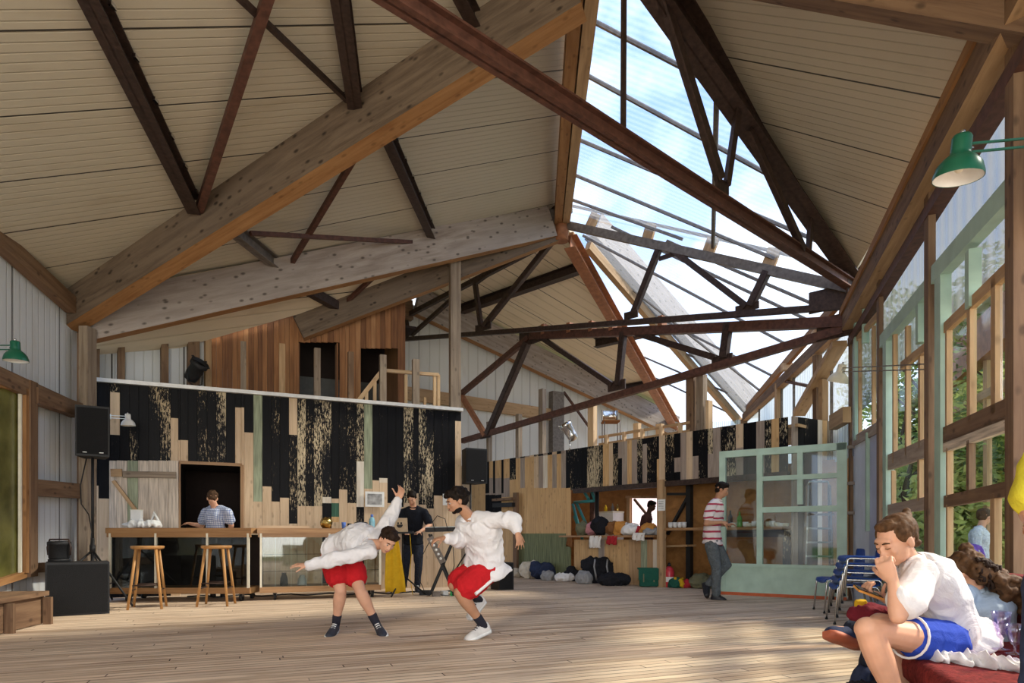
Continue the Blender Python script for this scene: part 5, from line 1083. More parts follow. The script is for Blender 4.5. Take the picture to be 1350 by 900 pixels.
for k in range(5): m.ell(a.lerp(b2, .15+k*.17)+V((0, -.05, 0)), .022, 'white_paint')
m.build('knobs', r)
for i, (pts, lab) in enumerate((([(575, 700), (572, 688), (578, 680), (588, 684), (592, 700)], 'black cable arching over the keyboard'), ([(566, 715), (556, 735), (552, 760), (560, 778), (575, 782)], 'black cable drooping from the keyboard to the floor, DJ side'), ([(598, 715), (600, 745), (592, 770), (604, 783)], 'black cable drooping from the keyboard to the floor, wall side'), ([(541, 700), (543, 730), (541, 760), (545, 784)], 'yellow cable hanging from the laptop stand'))):
    m = MB(); P_ = [W.hit(a_, min(b_, 784))+V((0, -.16+.1*(i % 2), 0)) for a_, b_ in pts]
    for q in P_: q.z = max(q.z, .01)
    m.tube(P_, .007, 'cloth_yellow' if i == 3 else 'black', 6); tag(m.build('cable'), lab, 'cable')
m = MB(); rd = random.Random(4); pts = []
for k in range(40): t = k/39; pts.append(V((-5.2+t*4.5, 10.35+t*.95+.18*math.sin(k*1.1)+rd.uniform(-.05, .05)-(.0), .012)))
m.tube(pts, .012, 'black', 6); tag(m.build('floor_cable'), 'long black cable snaking under the bars', 'cable')
for i, (x, y, sx, mt, lab) in enumerate(((560, 784, .17, 'black', 'black power brick on the floor by the keyboard stand'), (575, 786, .12, 'steel_grey', 'small grey adaptor on the floor by the keyboard stand'), (586, 785, .09, 'white_paint', 'small white plug on the floor by the keyboard stand'), (599, 785, .09, 'led_green', 'small green plastic box on the floor by the keyboard stand'))):
    if mt == 'led_green': plain('led_green', (.03, .5, .12), .4)
    p = floor_at(x, y); r = thing('power_brick', lab, 'adaptor', p, 'adaptors on the floor'); MB().box(p+V((0, 0, .04)), sx, .1, .08, mt, .3*i).build('body', r); MB().tube([p+V((sx/2, 0, .03)), p+V((sx/2+.08, .05, .012)), p+V((sx/2+.16, .02, .012))], .006, 'black', 6).build('lead', r)
# ================================================================== people
for nm, c in (('skin_light', (.62, .34, .22)), ('skin_tan', (.46, .24, .14)), ('skin_dark', (.10, .045, .03))):
    m_, t_, b_, nw, lk = mat(nm); v_ = mapped(nw, lk, 'Object'); n_ = noise_n(nw, lk, v_, 9, 3); r_ = ramp(nw, [(.3, tuple(x*.88 for x in c)), (.7, tuple(x*1.08 for x in c))]); lk(n_.outputs[0], r_.inputs[0]); lk(r_.outputs[0], b_.inputs['Base Color'])
    b_.inputs['Roughness'].default_value = .5; b_.inputs['Subsurface Weight'].default_value = .12; b_.inputs['Subsurface Radius'].default_value = (.02, .008, .004); b_.inputs['Specular IOR Level'].default_value = .3
plain('hair_brown', (.022, .011, .006), .65, 0, .4, 40, .4, .15); plain('hair_dark', (.010, .006, .004), .65, 0, .4, 40, .4, .15); plain('hair_sand', (.07, .038, .02), .65, 0, .4, 40, .4, .15); plain('hair_blond', (.085, .042, .018), .65, 0, .4, 40, .4, .15)
plain('eye_white', (.42, .38, .35), .5); plain('eye_dark', (.02, .015, .012), .2); plain('lip', (.42, .13, .11), .5)
cloth('shirt_white', (.72, .70, .70), .05, wr=.6, sc=6); cloth('shorts_red', (.50, .015, .02), .12); cloth('jeans', (.10, .115, .125), .3, sc=20); cloth('jeans_dark', (.025, .03, .045), .3, sc=20); cloth('tee_black', (.010, .012, .018), .3)
cloth('denim_shirt', (.36, .44, .52), .08); cloth('shorts_blue', (.03, .07, .42), .1); cloth('leaf_cloth', (.5, .55, .6), .3, sc=22); cloth('yellow_tee', (.60, .52, .04), .1); cloth('tee_brown', (.09, .04, .035), .2)
plain('sock', (.015, .015, .025), .9); plain('shoe_dark', (.028, .032, .045), .6); plain('shoe_white', (.62, .60, .57), .6); plain('sole_white', (.72, .72, .70), .6); plain('shoe_black', (.012, .012, .015), .5); plain('sole_orange', (.45, .12, .06), .6)
def striped(name, ca, cb, per, duty=.3, axis=2, check=None):
    m, t, b, new, link = mat(name); co = new('ShaderNodeTexCoord'); s = new('ShaderNodeSeparateXYZ'); link(co.outputs['Object'], s.inputs[0])
    nz_ = noise_n(new, link, co if False else mapped(new, link, 'Object'), 4, 2); ad = new('ShaderNodeMath'); ad.operation = 'MULTIPLY_ADD'; ad.inputs[1].default_value = .05; link(nz_.outputs[0], ad.inputs[0]); link(s.outputs[axis], ad.inputs[2])
    d = new('ShaderNodeMath'); d.operation = 'DIVIDE'; d.inputs[1].default_value = per; link(ad.outputs[0], d.inputs[0]); f = new('ShaderNodeMath'); f.operation = 'FRACT'; link(d.outputs[0], f.inputs[0])
    r = ramp(new, [(0, ca), (duty, cb)]); r.color_ramp.interpolation = 'CONSTANT'; link(f.outputs[0], r.inputs[0]); out = r
    if check:
        d2 = new('ShaderNodeMath'); d2.operation = 'DIVIDE'; d2.inputs[1].default_value = per; link(s.outputs[0], d2.inputs[0]); f2 = new('ShaderNodeMath'); f2.operation = 'FRACT'; link(d2.outputs[0], f2.inputs[0])
        r2 = ramp(new, [(0, check), (duty, (1, 1, 1))]); r2.color_ramp.interpolation = 'CONSTANT'; link(f2.outputs[0], r2.inputs[0]); mx = new('ShaderNodeMixRGB'); mx.blend_type = 'MULTIPLY'; mx.inputs[0].default_value = 1; link(r.outputs[0], mx.inputs[1]); link(r2.outputs[0], mx.inputs[2]); out = mx
    link(out.outputs[0], b.inputs['Base Color']); b.inputs['Roughness'].default_value = .9; return m
striped('stripe_red', (.36, .03, .07), (.66, .60, .60), .105, .28); striped('check_blue', (.16, .22, .38), (.55, .60, .70), .03, .35, 2, (.5, .55, .75))

def frame3(fwd, up):
    """columns x right, y forward, z up"""
    y = V(fwd).normalized(); z = (V(up)-y*V(up).dot(y)).normalized(); x = y.cross(z); return Matrix((x, y, z)).transposed()
def capsule(m, a, b, ra, rb, mt='skin_light', mid=None, n=14):
    """tapering limb with round ends, optional (t, r) swell"""
    a = V(a); b = V(b); x = (b-a); l = x.length; x.normalize(); y = x.orthogonal().normalized(); z = x.cross(y); st = []
    for k in range(4): t = PI/2*k/4; st.append((-math.cos(t)*ra, math.sin(t)*ra+.001))
    st.append((0, ra)); K = 6
    for k in range(1, K):
        t = k/K; r = ra+(rb-ra)*t
        if mid: r += (mid[1])*math.exp(-((t-mid[0])/.25)**2)
        st.append((t*l, r))
    st.append((l, rb))
    for k in range(1, 5): t = PI/2*k/4; st.append((l+math.sin(t)*rb, math.cos(t)*rb+.001))
    m.rings([[a+x*d+(y*math.cos(q*2*PI/n)+z*math.sin(q*2*PI/n))*r for q in range(n)] for d, r in st], mt)
def torso(m, secs, mt, n=24):
    """secs: (centre, side vector, front vector, rx, ry)"""
    rs = []
    for c, sx, fy, rx, ry in secs: rs.append([V(c)+V(sx)*(rx*math.cos(q*2*PI/n)*(abs(math.cos(q*2*PI/n))**-.12 if abs(math.cos(q*2*PI/n)) > .05 else 1))+V(fy)*(ry*math.sin(q*2*PI/n)) for q in range(n)])
    m.rings(rs, mt)
def finger(m, p, d, up, lens, rad, curl):
    """chain of three segments curling away from `up` (back of the hand)"""
    p = V(p); d = V(d).normalized(); ax = d.cross(V(up)).normalized(); r = rad
    for k, l in enumerate(lens):
        d = Matrix.Rotation(-curl*(1 if k else .7), 3, ax) @ d; q = p+d*l; capsule(m, p, q, r, r*.9, n=8); p = q; r *= .9
    return p
def hand(m, w_, d, back, side, curl=.35, s=1.0, spread=.10, thumb=.7):
    """wrist w_, finger direction d, back-of-hand normal, side = +-1 chooses the thumb side"""
    w_ = V(w_); d = V(d).normalized(); b = (V(back)-d*V(back).dot(d)).normalized(); y = d.cross(b)*side
    rs = []
    for t, wd, th in ((-.01, .024, .019), (.02, .030, .019), (.05, .038, .017), (.078, .040, .014), (.092, .034, .010)):
        rs.append([w_+d*(t*s)+y*(wd*s*math.cos(q*PI/6))+b*(th*s*math.sin(q*PI/6)) for q in range(12)])
    m.rings(rs, 'skin_light')
    for i, (yo, L_) in enumerate(((.030, .072), (.0105, .080), (-.010, .075), (-.030, .060))):
        dd = d+y*(yo/.03*spread); finger(m, w_+(d*.080+y*yo)*s, dd, b, [L_*s*.46, L_*s*.32, L_*s*.26], .0092*s, curl*(1+.12*i))
    finger(m, w_+(d*.022+y*.026)*s, d*math.cos(thumb)+y*math.sin(thumb)-b*.25, b, [.042*s, .032*s, .026*s], .0115*s, curl*.4)
def head_shapes(m, c, R_, s=1.0, female=False, closed=False):
    E_ = lambda p, r: m.ell(V(c)+R_@(V(p)*s), tuple(q*s for q in r), 'skin_light', R_, 18, 12)
    E_((0, -.018, .030), (.074, .092, .086)); E_((0, .022, -.022), (.060, .066, .082)); E_((0, .045, -.088), (.026 if female else .031, .026, .020)); E_((0, .018, -.065), (.050 if female else .054, .052, .038))
    E_((0, .070, .030), (.050, .018, .018)); E_((0, .088, -.012), (.009, .014, .026)); E_((0, .099, -.030), (.013, .011, .010)); E_((.011, .092, -.033), (.007, .008, .007)); E_((-.011, .092, -.033), (.007, .008, .007))
    E_((0, .083, -.060), (.022, .010, .010)); E_((.030, .074, .006), (.016, .012, .012)) if closed else None; E_((-.030, .074, .006), (.016, .012, .012)) if closed else None; E_((.036, .062, -.022), (.020, .018, .020)); E_((-.036, .062, -.022), (.020, .018, .020))
    for sx in (-1, 1): E_((sx*.076, -.008, -.008), (.009, .018, .030))
def face_bits(r, c, R_, s, hair_mt, closed=False):
    for sx in (-1, 1):
        p = V(c)+R_@(V((sx*.030, .0795, .004))*s); e_ = MB(); p = p-R_@V((0, .0015, 0))*s; e_.ell(p, .0082*s, 'eye_white'); e_.ell(p+R_@V((0, .0042*s, -.002*s)), (.0062*s, .0055*s, .0066*s), 'eye_dark'); 
        if closed:
            e_ = MB(); e_.tube([V(c)+R_@(V((sx*a, b, h))*s) for a, b, h in ((.018, .0865, .000), (.030, .0880, -.004), (.043, .0790, .000))], [.0014*s, .0022*s, .0014*s], hair_mt, 6)
        e_.build('eye', r)
        q = [V(c)+R_@(V((sx*a, b, h))*s) for a, b, h in ((.014, .0895, .022), (.030, .0885, .027), (.046, .077, .022))]; MB().tube(q, [.003*s, .0045*s, .002*s], hair_mt, 6).build('eyebrow', r)
    MB().tube([V(c)+R_@(V(q)*s) for q in ((-.021, .0855, -.059), (-.008, .0935, -.056), (0, .0935, -.058), (.008, .0935, -.056), (.021, .0855, -.059))], [.002*s, .0045*s, .004*s, .0045*s, .002*s], 'lip', 8).build('lips', r)
def short_hair(r, c, R_, s, mt, seed=1, vol=1.0, vox=.009, beard=False, amp=.012, fringe=0):
    m = MB(); E_ = lambda p, q: m.ell(V(c)+R_@(V(p)*s), tuple(a*s for a in q), mt, R_, 18, 12)
    E_((0, -.030, .052), (.080*vol, .090*vol, .080*vol)); E_((0, -.055, .0), (.070*vol, .055*vol, .060)); E_((0, .030, .098), (.058, .050, .030)); 
    for sx in (-1, 1): E_((sx*.060, -.012, .035), (.022, .045, .045)); E_((sx*.050, .045, .080), (.025, .030, .028))
    if fringe: E_((0, .070, .078), (.05, .024, .024))
    skin_up(m, 'hair', vox, r, 1, (amp*s, 28))
    if beard:
        m = MB(); E_((0, .045, -.088), (.032, .029, .019)); E_((0, .016, -.070), (.0585, .056, .036));  E_((0, .086, -.046), (.022, .009, .006)); skin_up(m, 'beard', .007, r, 2, (.003, 40))

def toe_dir(J, S_, s):
    sd_ = (J['kn'+S_]-J['an'+S_]).normalized(); return J['to'+S_]+sd_*.050*s-J['an'+S_]
def human(name, label, J, skin='skin_light', vox=.0085, sc=1.0, female=False, hair='hair_brown', hands=None, top=None, bottom=None, shoes=None, group=None, face=True, hair_kw=None, nohair=False, bulk=1.0, closed=False):
    """J: dict of joints. hands: {side: (dir, back, curl, thumbside, spread)}; top: (material, 'long'|'short', loose, hem drop); bottom: (material, 'shorts'|'trousers', loose)"""
    J = {k: V(v) for k, v in J.items()}; r = thing(name, label, 'person', (J['pel'].x, J['pel'].y, min(J['anL'].z, J['anR'].z)-.08), group); s = sc
    R_ = frame3(J['look'], J.get('hup', V((0, 0, 1)))); up_t = (J['neck']-J['pel']).normalized()
    sh = (J['shR']-J['shL']); sh = (sh-up_t*sh.dot(up_t)).normalized(); hp = (J['hiR']-J['hiL']); hp = (hp-up_t*hp.dot(up_t)).normalized()
    def secs(lo, hi, add, table):
        out = []
        for t, rx, ry, back in table:
            if t < lo or t > hi: continue
            sv = (hp*(1-t)+sh*t).normalized(); fv = up_t.cross(sv).normalized()
            c = J['pel'].lerp(J['neck'], t)
            if 'bend' in J: c = c+J['bend']*(4*t*(1-t))
            c = c-fv*back
            out.append((c, sv, fv, (rx*bulk+add)*s, (ry*bulk+add)*s))
        return out
    sx_ = 1 if not female else .9
    TB_ = [(-.12, .10, .085, 0), (-.02, .158, .112, 0), (.08, .160*(1.04 if female else 1), .115, 0), (.28, .138*sx_, .100, 0), (.45, .138*sx_, .100, 0), (.62, .155*sx_, .112, 0), (.78, .162*sx_, .110, 0), (.90, .145*sx_, .085, .008), (.97, .085, .062, .008), (1.0, .058, .054, 0)]
    m = MB(); torso(m, secs(-1, 2, 0, TB_), 'skin_light')
    hd = J['head']; capsule(m, J['neck']-up_t*.03, hd+R_@V((0, -.02, -.05))*s, .056*s*sx_, .052*s*sx_); head_shapes(m, hd, R_, s, female, closed)
    for S_ in 'LR':
        capsule(m, J['sh'+S_], J['el'+S_], .052*s*sx_, .039*s*sx_, mid=(.35, .006*s)); capsule(m, J['el'+S_], J['wr'+S_], .040*s*sx_, .026*s*sx_, mid=(.25, .005*s)); capsule(m, J['neck'].lerp(J['sh'+S_], .25), J['sh'+S_], .055*s, .052*s*sx_)
        capsule(m, J['hi'+S_], J['kn'+S_], .088*s, .057*s, mid=(.3, .004*s)); capsule(m, J['kn'+S_], J['an'+S_], .056*s, .036*s, mid=(.28, .012*s))
        f = toe_dir(J, S_, s); sd_ = (J['kn'+S_]-J['an'+S_]).normalized(); capsule(m, J['an'+S_]-sd_*.018*s, J['an'+S_]+f*.58-sd_*.040*s, .032*s, .022*s)
        if hands and S_ in hands:
            d, b, cu, ts, spd = hands[S_][:5]; hand(m, J['wr'+S_], d, b, ts, cu, s*1.02, spd)
    body = skin_up(m, 'body', vox, r, 2, mats=[M[skin]])
    if face: face_bits(r, hd, R_, s, hair, closed)
    if not nohair: short_hair(r, hd, R_, s, hair, **(hair_kw or {}))
    if top:
        mt, kind, lo, drop = top[:4]; m = MB(); hemc = J['pel']-up_t*drop
        tb = [(-.02, .158, .112, 0)]+TB_[2:8]+[(.96, .098, .07, .008)]; q = secs(-1, 2, lo, tb); l_ = (J['neck']-J['pel']).length
        fv = up_t.cross(hp); hem = (hemc+J.get('hem', V()), hp, fv, (.165+lo*1.25)*s, (.12+lo*1.3)*s); mid_ = (hemc.lerp(q[0][0], .5)+J.get('hem', V())*.5, hp, fv, (.163+lo*1.15)*s, (.118+lo*1.15)*s)
        torso(m, [hem, mid_]+q, mt)
        for S_ in 'LR':
            capsule(m, J['neck'].lerp(J['sh'+S_], .35), J['sh'+S_], (.055+lo*.4)*s, (.057+lo*.30)*s)
            if kind == 'long':
                capsule(m, J['sh'+S_], J['el'+S_], (.057+lo*.30)*s, (.047+lo*.45)*s); ce = J['el'+S_].lerp(J['wr'+S_], top[4] if len(top) > 4 else .88); capsule(m, J['el'+S_], ce, (.047+lo*.45)*s, (.034+lo*.30)*s)
            else: capsule(m, J['sh'+S_], J['sh'+S_].lerp(J['el'+S_], top[4] if len(top) > 4 else .62), (.057+lo*.5)*s, (.056+lo*1.0)*s)
        skin_up(m, 'shirt', vox*1.1, r, 2, (.008+.22*lo, 8), mats=[M[mt]], folds=True)
        col = J['neck']+up_t*.0; a_ = MB(); fv = up_t.cross(sh); a_.tube([col+(sh*math.cos(q*PI/6)*(.070)+fv*math.sin(q*PI/6)*.062)*s+(up_t*(.012-.018*max(0, math.sin(q*PI/6)))) for q in range(12)], .013*s, mt, 8, True); a_.build('collar', r)
    if bottom:
        mt, kind, lo = bottom[:3]; m = MB(); torso(m, secs(-.5, .20, lo*.7+.006, [(-.12, .12, .10, 0), (-.02, .162, .118, 0), (.08, .160, .116, 0), (.17, .15, .108, 0)]), mt)
        for S_ in 'LR':
            if kind == 'shorts': f = bottom[3] if len(bottom) > 3 else .62; capsule(m, J['hi'+S_], J['hi'+S_].lerp(J['kn'+S_], f), (.096+lo)*s, (.082+lo*1.5)*s)
            else: capsule(m, J['hi'+S_], J['kn'+S_], (.095+lo)*s, (.064+lo)*s); capsule(m, J['kn'+S_], J['kn'+S_].lerp(J['an'+S_], .97), (.064+lo)*s, (.050+lo*1.3)*s)
        skin_up(m, 'shorts' if kind == 'shorts' else 'trousers', vox*1.1, r, 2, (.008+.2*lo, 9), mats=[M[mt]], folds=True)
    if shoes:
        smt, sole, sock = shoes
        for S_ in 'LR':
            an, to, kn = J['an'+S_], J['to'+S_], J['kn'+S_]; sd_ = (kn-an).normalized(); f = toe_dir(J, S_, s); d = f.normalized(); n_ = sd_-d*sd_.dot(d); n_.normalize(); y = d.cross(n_)
            heel = an-n_*.042*s-d*.055*s; L_ = max((to-heel).dot(d), .225*s); m = MB(); rs = []
            for t, w_, h, z0 in ((-.03, .014, .03, .02), (.01, .032, .09, 0), (.12, .042, .100, 0), (.26, .043, .098, 0), (.42, .044, .090, 0), (.62, .049, .070, 0), (.85, .049, .056, 0), (.97, .040, .044, .0), (1.04, .024, .028, .002)):
                c = heel+d*(L_*t)-n_*.030*s
                rs.append([c+y*(w_*s*math.cos(q*PI/8))+n_*((z0+max(0, math.sin(q*PI/8))*h-(.0 if math.sin(q*PI/8) > 0 else .012*-math.sin(q*PI/8)))*s) for q in range(16)])
            m.rings(rs, smt); so = m.build('shoe', r)
            m = MB(); rs = []
            for t, w_ in ((-.04, .012), (.02, .034), (.22, .038), (.42, .038), (.62, .046), (.85, .046), (.98, .041), (1.06, .024)):
                c = heel+d*(L_*t)-n_*.040*s; rs.append([c+y*(w_*s*a)+n_*(b*s) for a, b in ((1.04, -.012), (1.16, .004), (1.16, .022), (-1.16, .022), (-1.16, .004), (-1.04, -.012))])
            m.rings(rs, sole); m.build('sole', so)
            if smt in ('shoe_white', 'shoe_dark'):
                m = MB()
                for k in range(4): c = heel+d*(L_*(.42+.085*k))+n_*((.058-.012*k)*s); m.tube([c-y*.022*s, c+n_*.004*s, c+y*.022*s], .0055*s, 'sole_white' if smt == 'shoe_dark' else 'shoe_dark', 6)
                m.build('laces', so)
            if sock: capsule(m := MB(), an-sd_*.01, an.lerp(kn, .24), .040*s, .046*s, sock); m.build('sock', r)
    return r
Z = V((0, 0, 1))
# --- dancer bending forwards
y0 = 6.45
human('person', 'bending dancer in a loose white shirt and red shorts, one arm flung up behind', dict(
    head=at(511, 713, 6.15), look=V((.45, -.75, -.62)), hup=V((.55, -.35, .80)), neck=at(487, 717, 6.28), pel=at(448, 727, 6.58), bend=V((-.02, .06, .07)),
    shL=at(487, 727, 6.10), elL=at(446, 736, 6.0), wrL=at(407, 745, 5.95), shR=at(503, 703, 6.45), elR=at(516, 680, 6.58), wrR=at(525, 659, 6.62),
    hiL=at(440, 734, 6.52), knL=at(449, 779, 6.38), anL=at(443, 822, 6.50), toL=at(434, 838, 6.22), hiR=at(459, 734, 6.62), knR=at(475, 779, 6.42), anR=at(496, 821, 6.52), toR=at(505, 838, 6.26), hem=V((.0, 0, .0))),
    hair='hair_brown', hands={'L': (V((-.95, -.15, .05)), V((.1, -.3, .9)), .15, -1, .32), 'R': (V((.35, -.1, .9)), V((.3, .9, -.1)), .35, 1, .2)},
    top=('shirt_white', 'long', .050, .02, .94), bottom=('shorts_red', 'shorts', .028, .55), shoes=('shoe_dark', 'sole_white', 'sock'), vox=.0085, hair_kw=dict(fringe=1, vol=1.04))
# --- leaping dancer with beard
human('person', 'bearded dancer in an open white shirt and red shorts, hopping on one leg', dict(
    head=at(602, 661, 5.98), look=V((-.90, -.35, -.32)), neck=at(622, 682, 6.08), pel=at(637, 742, 6.25), bend=V((.05, .02, 0)),
    shL=at(612, 689, 6.22), elL=at(606, 712, 6.10), wrL=at(586, 709, 5.92), shR=at(646, 685, 5.98), elR=at(676, 686, 5.92), wrR=at(682, 701, 5.84),
    hiL=at(630, 750, 6.36), knL=at(599, 772, 6.16), anL=at(631, 790, 6.50), toL=at(618, 812, 6.42), hiR=at(643, 751, 6.18), knR=at(606, 781, 5.98), anR=at(637, 824, 6.14), toR=at(614, 841, 6.04), hem=V((.04, .0, -.0))),
    skin='skin_tan', hair='hair_dark', hands={'L': (V((-.85, -.3, -.15)), V((.1, -.2, .9)), .55, -1, .15), 'R': (V((.22, -.1, -.95)), V((.6, -.7, .1)), .18, -1, .3)},
    top=('shirt_white', 'long', .060, .10, .80), bottom=('shorts_red', 'shorts', .032, .72), shoes=('shoe_white', 'sole_white', 'sock'), hair_kw=dict(beard=True, vol=1.10, amp=.018, fringe=1))
dr = [o for o in bpy.data.objects if 'bearded dancer' in str(o.get('label'))][0]
hi, kn = at(643, 751, 6.18), at(606, 781, 5.98); sd_ = V((.62, -.62, -.45)); ax_ = (kn-hi).normalized(); sd_ = (sd_-ax_*sd_.dot(ax_)).normalized()
MB().tube([hi.lerp(kn, t)+sd_*(.128+.006*t) for t in (-.1, .1, .3, .5, .7, .8)], .017, 'cloth_white', 8).build('side_stripe', dr)
# --- DJ
yd = 11.3
human('person', 'keyboard player in a black t-shirt looking down, behind the laptop stand', dict(
    head=at(543, 657, 11.15), look=V((-.05, -.85, -.62)), neck=at(545, 669, 11.28), pel=at(544, 712, 11.4), bend=V((0, .05, 0)),
    shL=at(531, 675, 11.3), elL=at(526, 692, 11.35), wrL=at(536, 701, 11.05), shR=at(560, 675, 11.3), elR=at(567, 692, 11.3), wrR=at(553, 701, 10.98),
    hiL=at(538, 720, 11.4), knL=at(535, 746, 11.32), anL=at(532, 772, 11.4), toL=at(530, 780, 11.15), hiR=at(551, 720, 11.4), knR=at(552, 746, 11.32), anR=at(550, 772, 11.4), toR=at(552, 780, 11.15)),
    hair='hair_dark', hands={'L': (V((.2, -.8, -.1)), Z, .3, 1, .1), 'R': (V((-.3, -.8, -.1)), Z, .3, -1, .1)}, top=('tee_black', 'short', .02, .05, .7), bottom=('jeans_dark', 'trousers', .004), shoes=('shoe_dark', 'sole_white', None), vox=.011, closed=True, hair_kw=dict(vox=.012, vol=1.02))
# --- man behind the bar, seen from the back
human('person', 'man in a blue checked shirt, seen from behind between bar and hatch', dict(
    head=at(280, 657, 10.25), look=V((-.45, .85, -.35)), neck=at(284, 668, 10.3), pel=at(287, 708, 10.35), bend=V((0, -.06, .0)),
    shL=at(271, 675, 10.4), elL=at(266, 693, 10.6), wrL=at(250, 690, 10.72), shR=at(300, 675, 10.2), elR=at(305, 692, 10.3), wrR=at(302, 704, 10.5),
    hiL=at(281, 716, 10.4), knL=at(281, 748, 10.4), anL=at(281, 780, 10.4), toL=at(279, 787, 10.62), hiR=at(294, 716, 10.3), knR=at(294, 748, 10.3), anR=at(294, 780, 10.35), toR=at(293, 787, 10.6)),
    hair='hair_sand', hands={'L': (V((-.7, .5, .1)), Z, .3, -1, .1), 'R': (V((-.3, .7, -.1)), Z, .3, -1, .1)}, top=('check_blue', 'short', .022, .05, .6), bottom=('jeans_dark', 'trousers', .006), shoes=('shoe_black', 'shoe_black', None), vox=.012, hair_kw=dict(vox=.013))
# --- man in the kitchen bay
W = Wall(sp_(0, 0, -1.5)[:2], SERV.d[:2]); q = W.hit(855, 690); yk = q.y
human('person', 'dark silhouetted man in a t-shirt before the bright kitchen window', dict(
    head=at(859, 667, yk), look=V((.8, -.4, -.35)), neck=at(855, 677, yk), pel=at(853, 710, yk), bend=V((-.05, 0, 0)),
    shL=at(853, 682, yk+.18), elL=at(856, 697, yk+.1), wrL=at(866, 697, yk-.1), shR=at(849, 682, yk-.2), elR=at(847, 697, yk-.22), wrR=at(860, 698, yk-.25),
    hiL=at(856, 716, yk+.1), knL=at(856, 740, yk+.1), anL=V(((856-CX)/F*yk, yk+.1, .08)), toL=V(((856-CX)/F*yk+.2, yk+.05, .03)), hiR=at(851, 716, yk-.1), knR=at(851, 740, yk-.1), anR=V(((851-CX)/F*yk, yk-.1, .08)), toR=V(((851-CX)/F*yk+.2, yk-.15, .03))),
    skin='skin_dark', hair='hair_dark', hands={'L': (V((.8, -.3, .1)), Z, .4, 1, .1), 'R': (V((.8, -.1, .1)), Z, .4, 1, .1)}, top=('tee_brown', 'short', .015, .04, .6), bottom=('jeans_dark', 'trousers', .004), shoes=('shoe_black', 'shoe_black', None), vox=.013, hair_kw=dict(vox=.014, vol=.98, amp=.004))
# --- striped man walking
ys = 10.0
human('person', 'man in a red and white striped polo shirt walking past the glazed door', dict(
    head=at(952, 646, ys), look=V((.85, -.35, -.28)), neck=at(946, 659, ys), pel=at(940, 712, ys), bend=V((-.04, 0, 0)),
    shL=at(948, 667, ys+.17), elL=at(948, 690, ys+.18), wrL=at(958, 692, ys-.05), shR=at(938, 667, ys-.18), elR=at(931, 690, ys-.25), wrR=at(951, 688, ys-.36),
    hiL=at(944, 720, ys+.1), knL=at(958, 744, ys+.05), anL=at(934, 770, ys+.12), toL=at(934, 785, ys+.0), hiR=at(938, 720, ys-.1), knR=at(945, 751, ys-.12), anR=at(944, 783, ys-.1), toR=at(957, 791, ys-.15)),
    skin='skin_tan', hair='hair_dark', hands={'L': (V((.8, -.5, .2)), V((0, .3, .9)), .5, 1, .1), 'R': (V((.8, .1, -.1)), V((.0, -.6, .8)), .45, 1, .1)}, top=('stripe_red', 'short', .022, .06, .62), bottom=('jeans', 'trousers', .010), shoes=('shoe_black', 'shoe_black', None), vox=.010, hair_kw=dict(vox=.011, vol=1.0))
# --- sofa ------------------------------------------------------------------------
cloth('sofa_red', (.17, .022, .02), .5, sc=30, wr=.3)
sx = V((.297, .955, 0)); sn = V((-.955, .297, 0))          # sn points into the hall
def sf(u, o, z): return V((2.24, 2.9, 0))+sx*u+sn*o+V((0, 0, z))
r = thing('sofa', 'dark red upholstered sofa below the windows, white cloth on its seat', 'sofa', sf(0, 0, 0))
def cushion(mb, c, a, b, h, mt='sofa_red', rr=.06):
    rs = []; c = V(c)
    for z, k in ((0, .93), (.12, .985), (.5, 1), (.80, .985), (.95, .94), (1, .86)):
        ring = []
        for q in range(40):
            t = q*2*PI/40; cx = math.copysign(abs(math.cos(t))**.28, math.cos(t))*(a-(1-k)*.3); cy = math.copysign(abs(math.sin(t))**.28, math.sin(t))*(b-(1-k)*.3); ring.append(c+sx*cx+sn*cy+V((0, 0, z*h)))
        rs.append(ring)
    mb.rings(rs, mt); return mb
cushion(MB(), sf(-.16, -.02, .06), .50, .37, .20).build('base', r); cushion(MB(), sf(-.15, -.01, .25), .50, .39, .14).build('seat_cushion', r)
cushion(MB(), sf(.82, -.10, .06), .42, .24, .20).build('base', r); cushion(MB(), sf(.82, -.09, .25), .43, .25, .14).build('seat_cushion', r)
cushion(MB(), sf(.38, -.44, .08), .92, .09, .66).build('backrest', r)
for u, o_ in ((-.5, .25), (-.5, -.4), (1.1, .05), (1.1, -.4)): MB().cyl(sf(u, o_, 0), sf(u, o_, .08), .03, .035, 'timber_brown').build('leg', r)
# --- white cloth on the seat
m = MB(); rs = []; rd = random.Random(9)
for k in range(64):
    t = k/63; c = at(1222+t*128, 868-6*math.sin(t*7), 3.02-.28*t); c.z = .405+.008*math.sin(k*.55)
    w_ = .075+.028*math.sin(k*.4)+.012*math.sin(k*.93); h_ = .030+.012*math.sin(k*.7+1)
    rs.append([c+V((.1, 1, 0)).normalized()*(w_*math.cos(q*2*PI/18))+V((0, 0, h_*math.sin(q*2*PI/18)*(1+.30*math.sin(q*2.1+k*.45)))) for q in range(18)])
m.rings(rs, 'cloth_white'); tag(m.build('white_cloth'), 'crumpled white cloth trailing along the sofa seat behind the sitting woman', 'cloth')
def goblet(label, px_, yb, Y, h, mt):
    p = at(px_, yb, Y); m = MB(); m.lathe([(.035, 0), (.036, .004), (.006, .010), (.006, h*.28), (.018, h*.36), (.034, h*.72), (.040, h), (.037, h), (.030, h*.7), (.012, h*.38)], p, mt, n=20); return tag(m.build('plastic_goblet', origin=p), label, 'goblet')
glass('clear_plastic', (.88, .82, .92), .10)
goblet('tall clear plastic goblet standing on the sofa before the red backrest', 1320, 856, 2.95, .175, 'clear_plastic')
goblet('shorter clear purple goblet on the sofa at the edge of the picture', 1338, 862, 2.8, .13, 'clear_plastic')
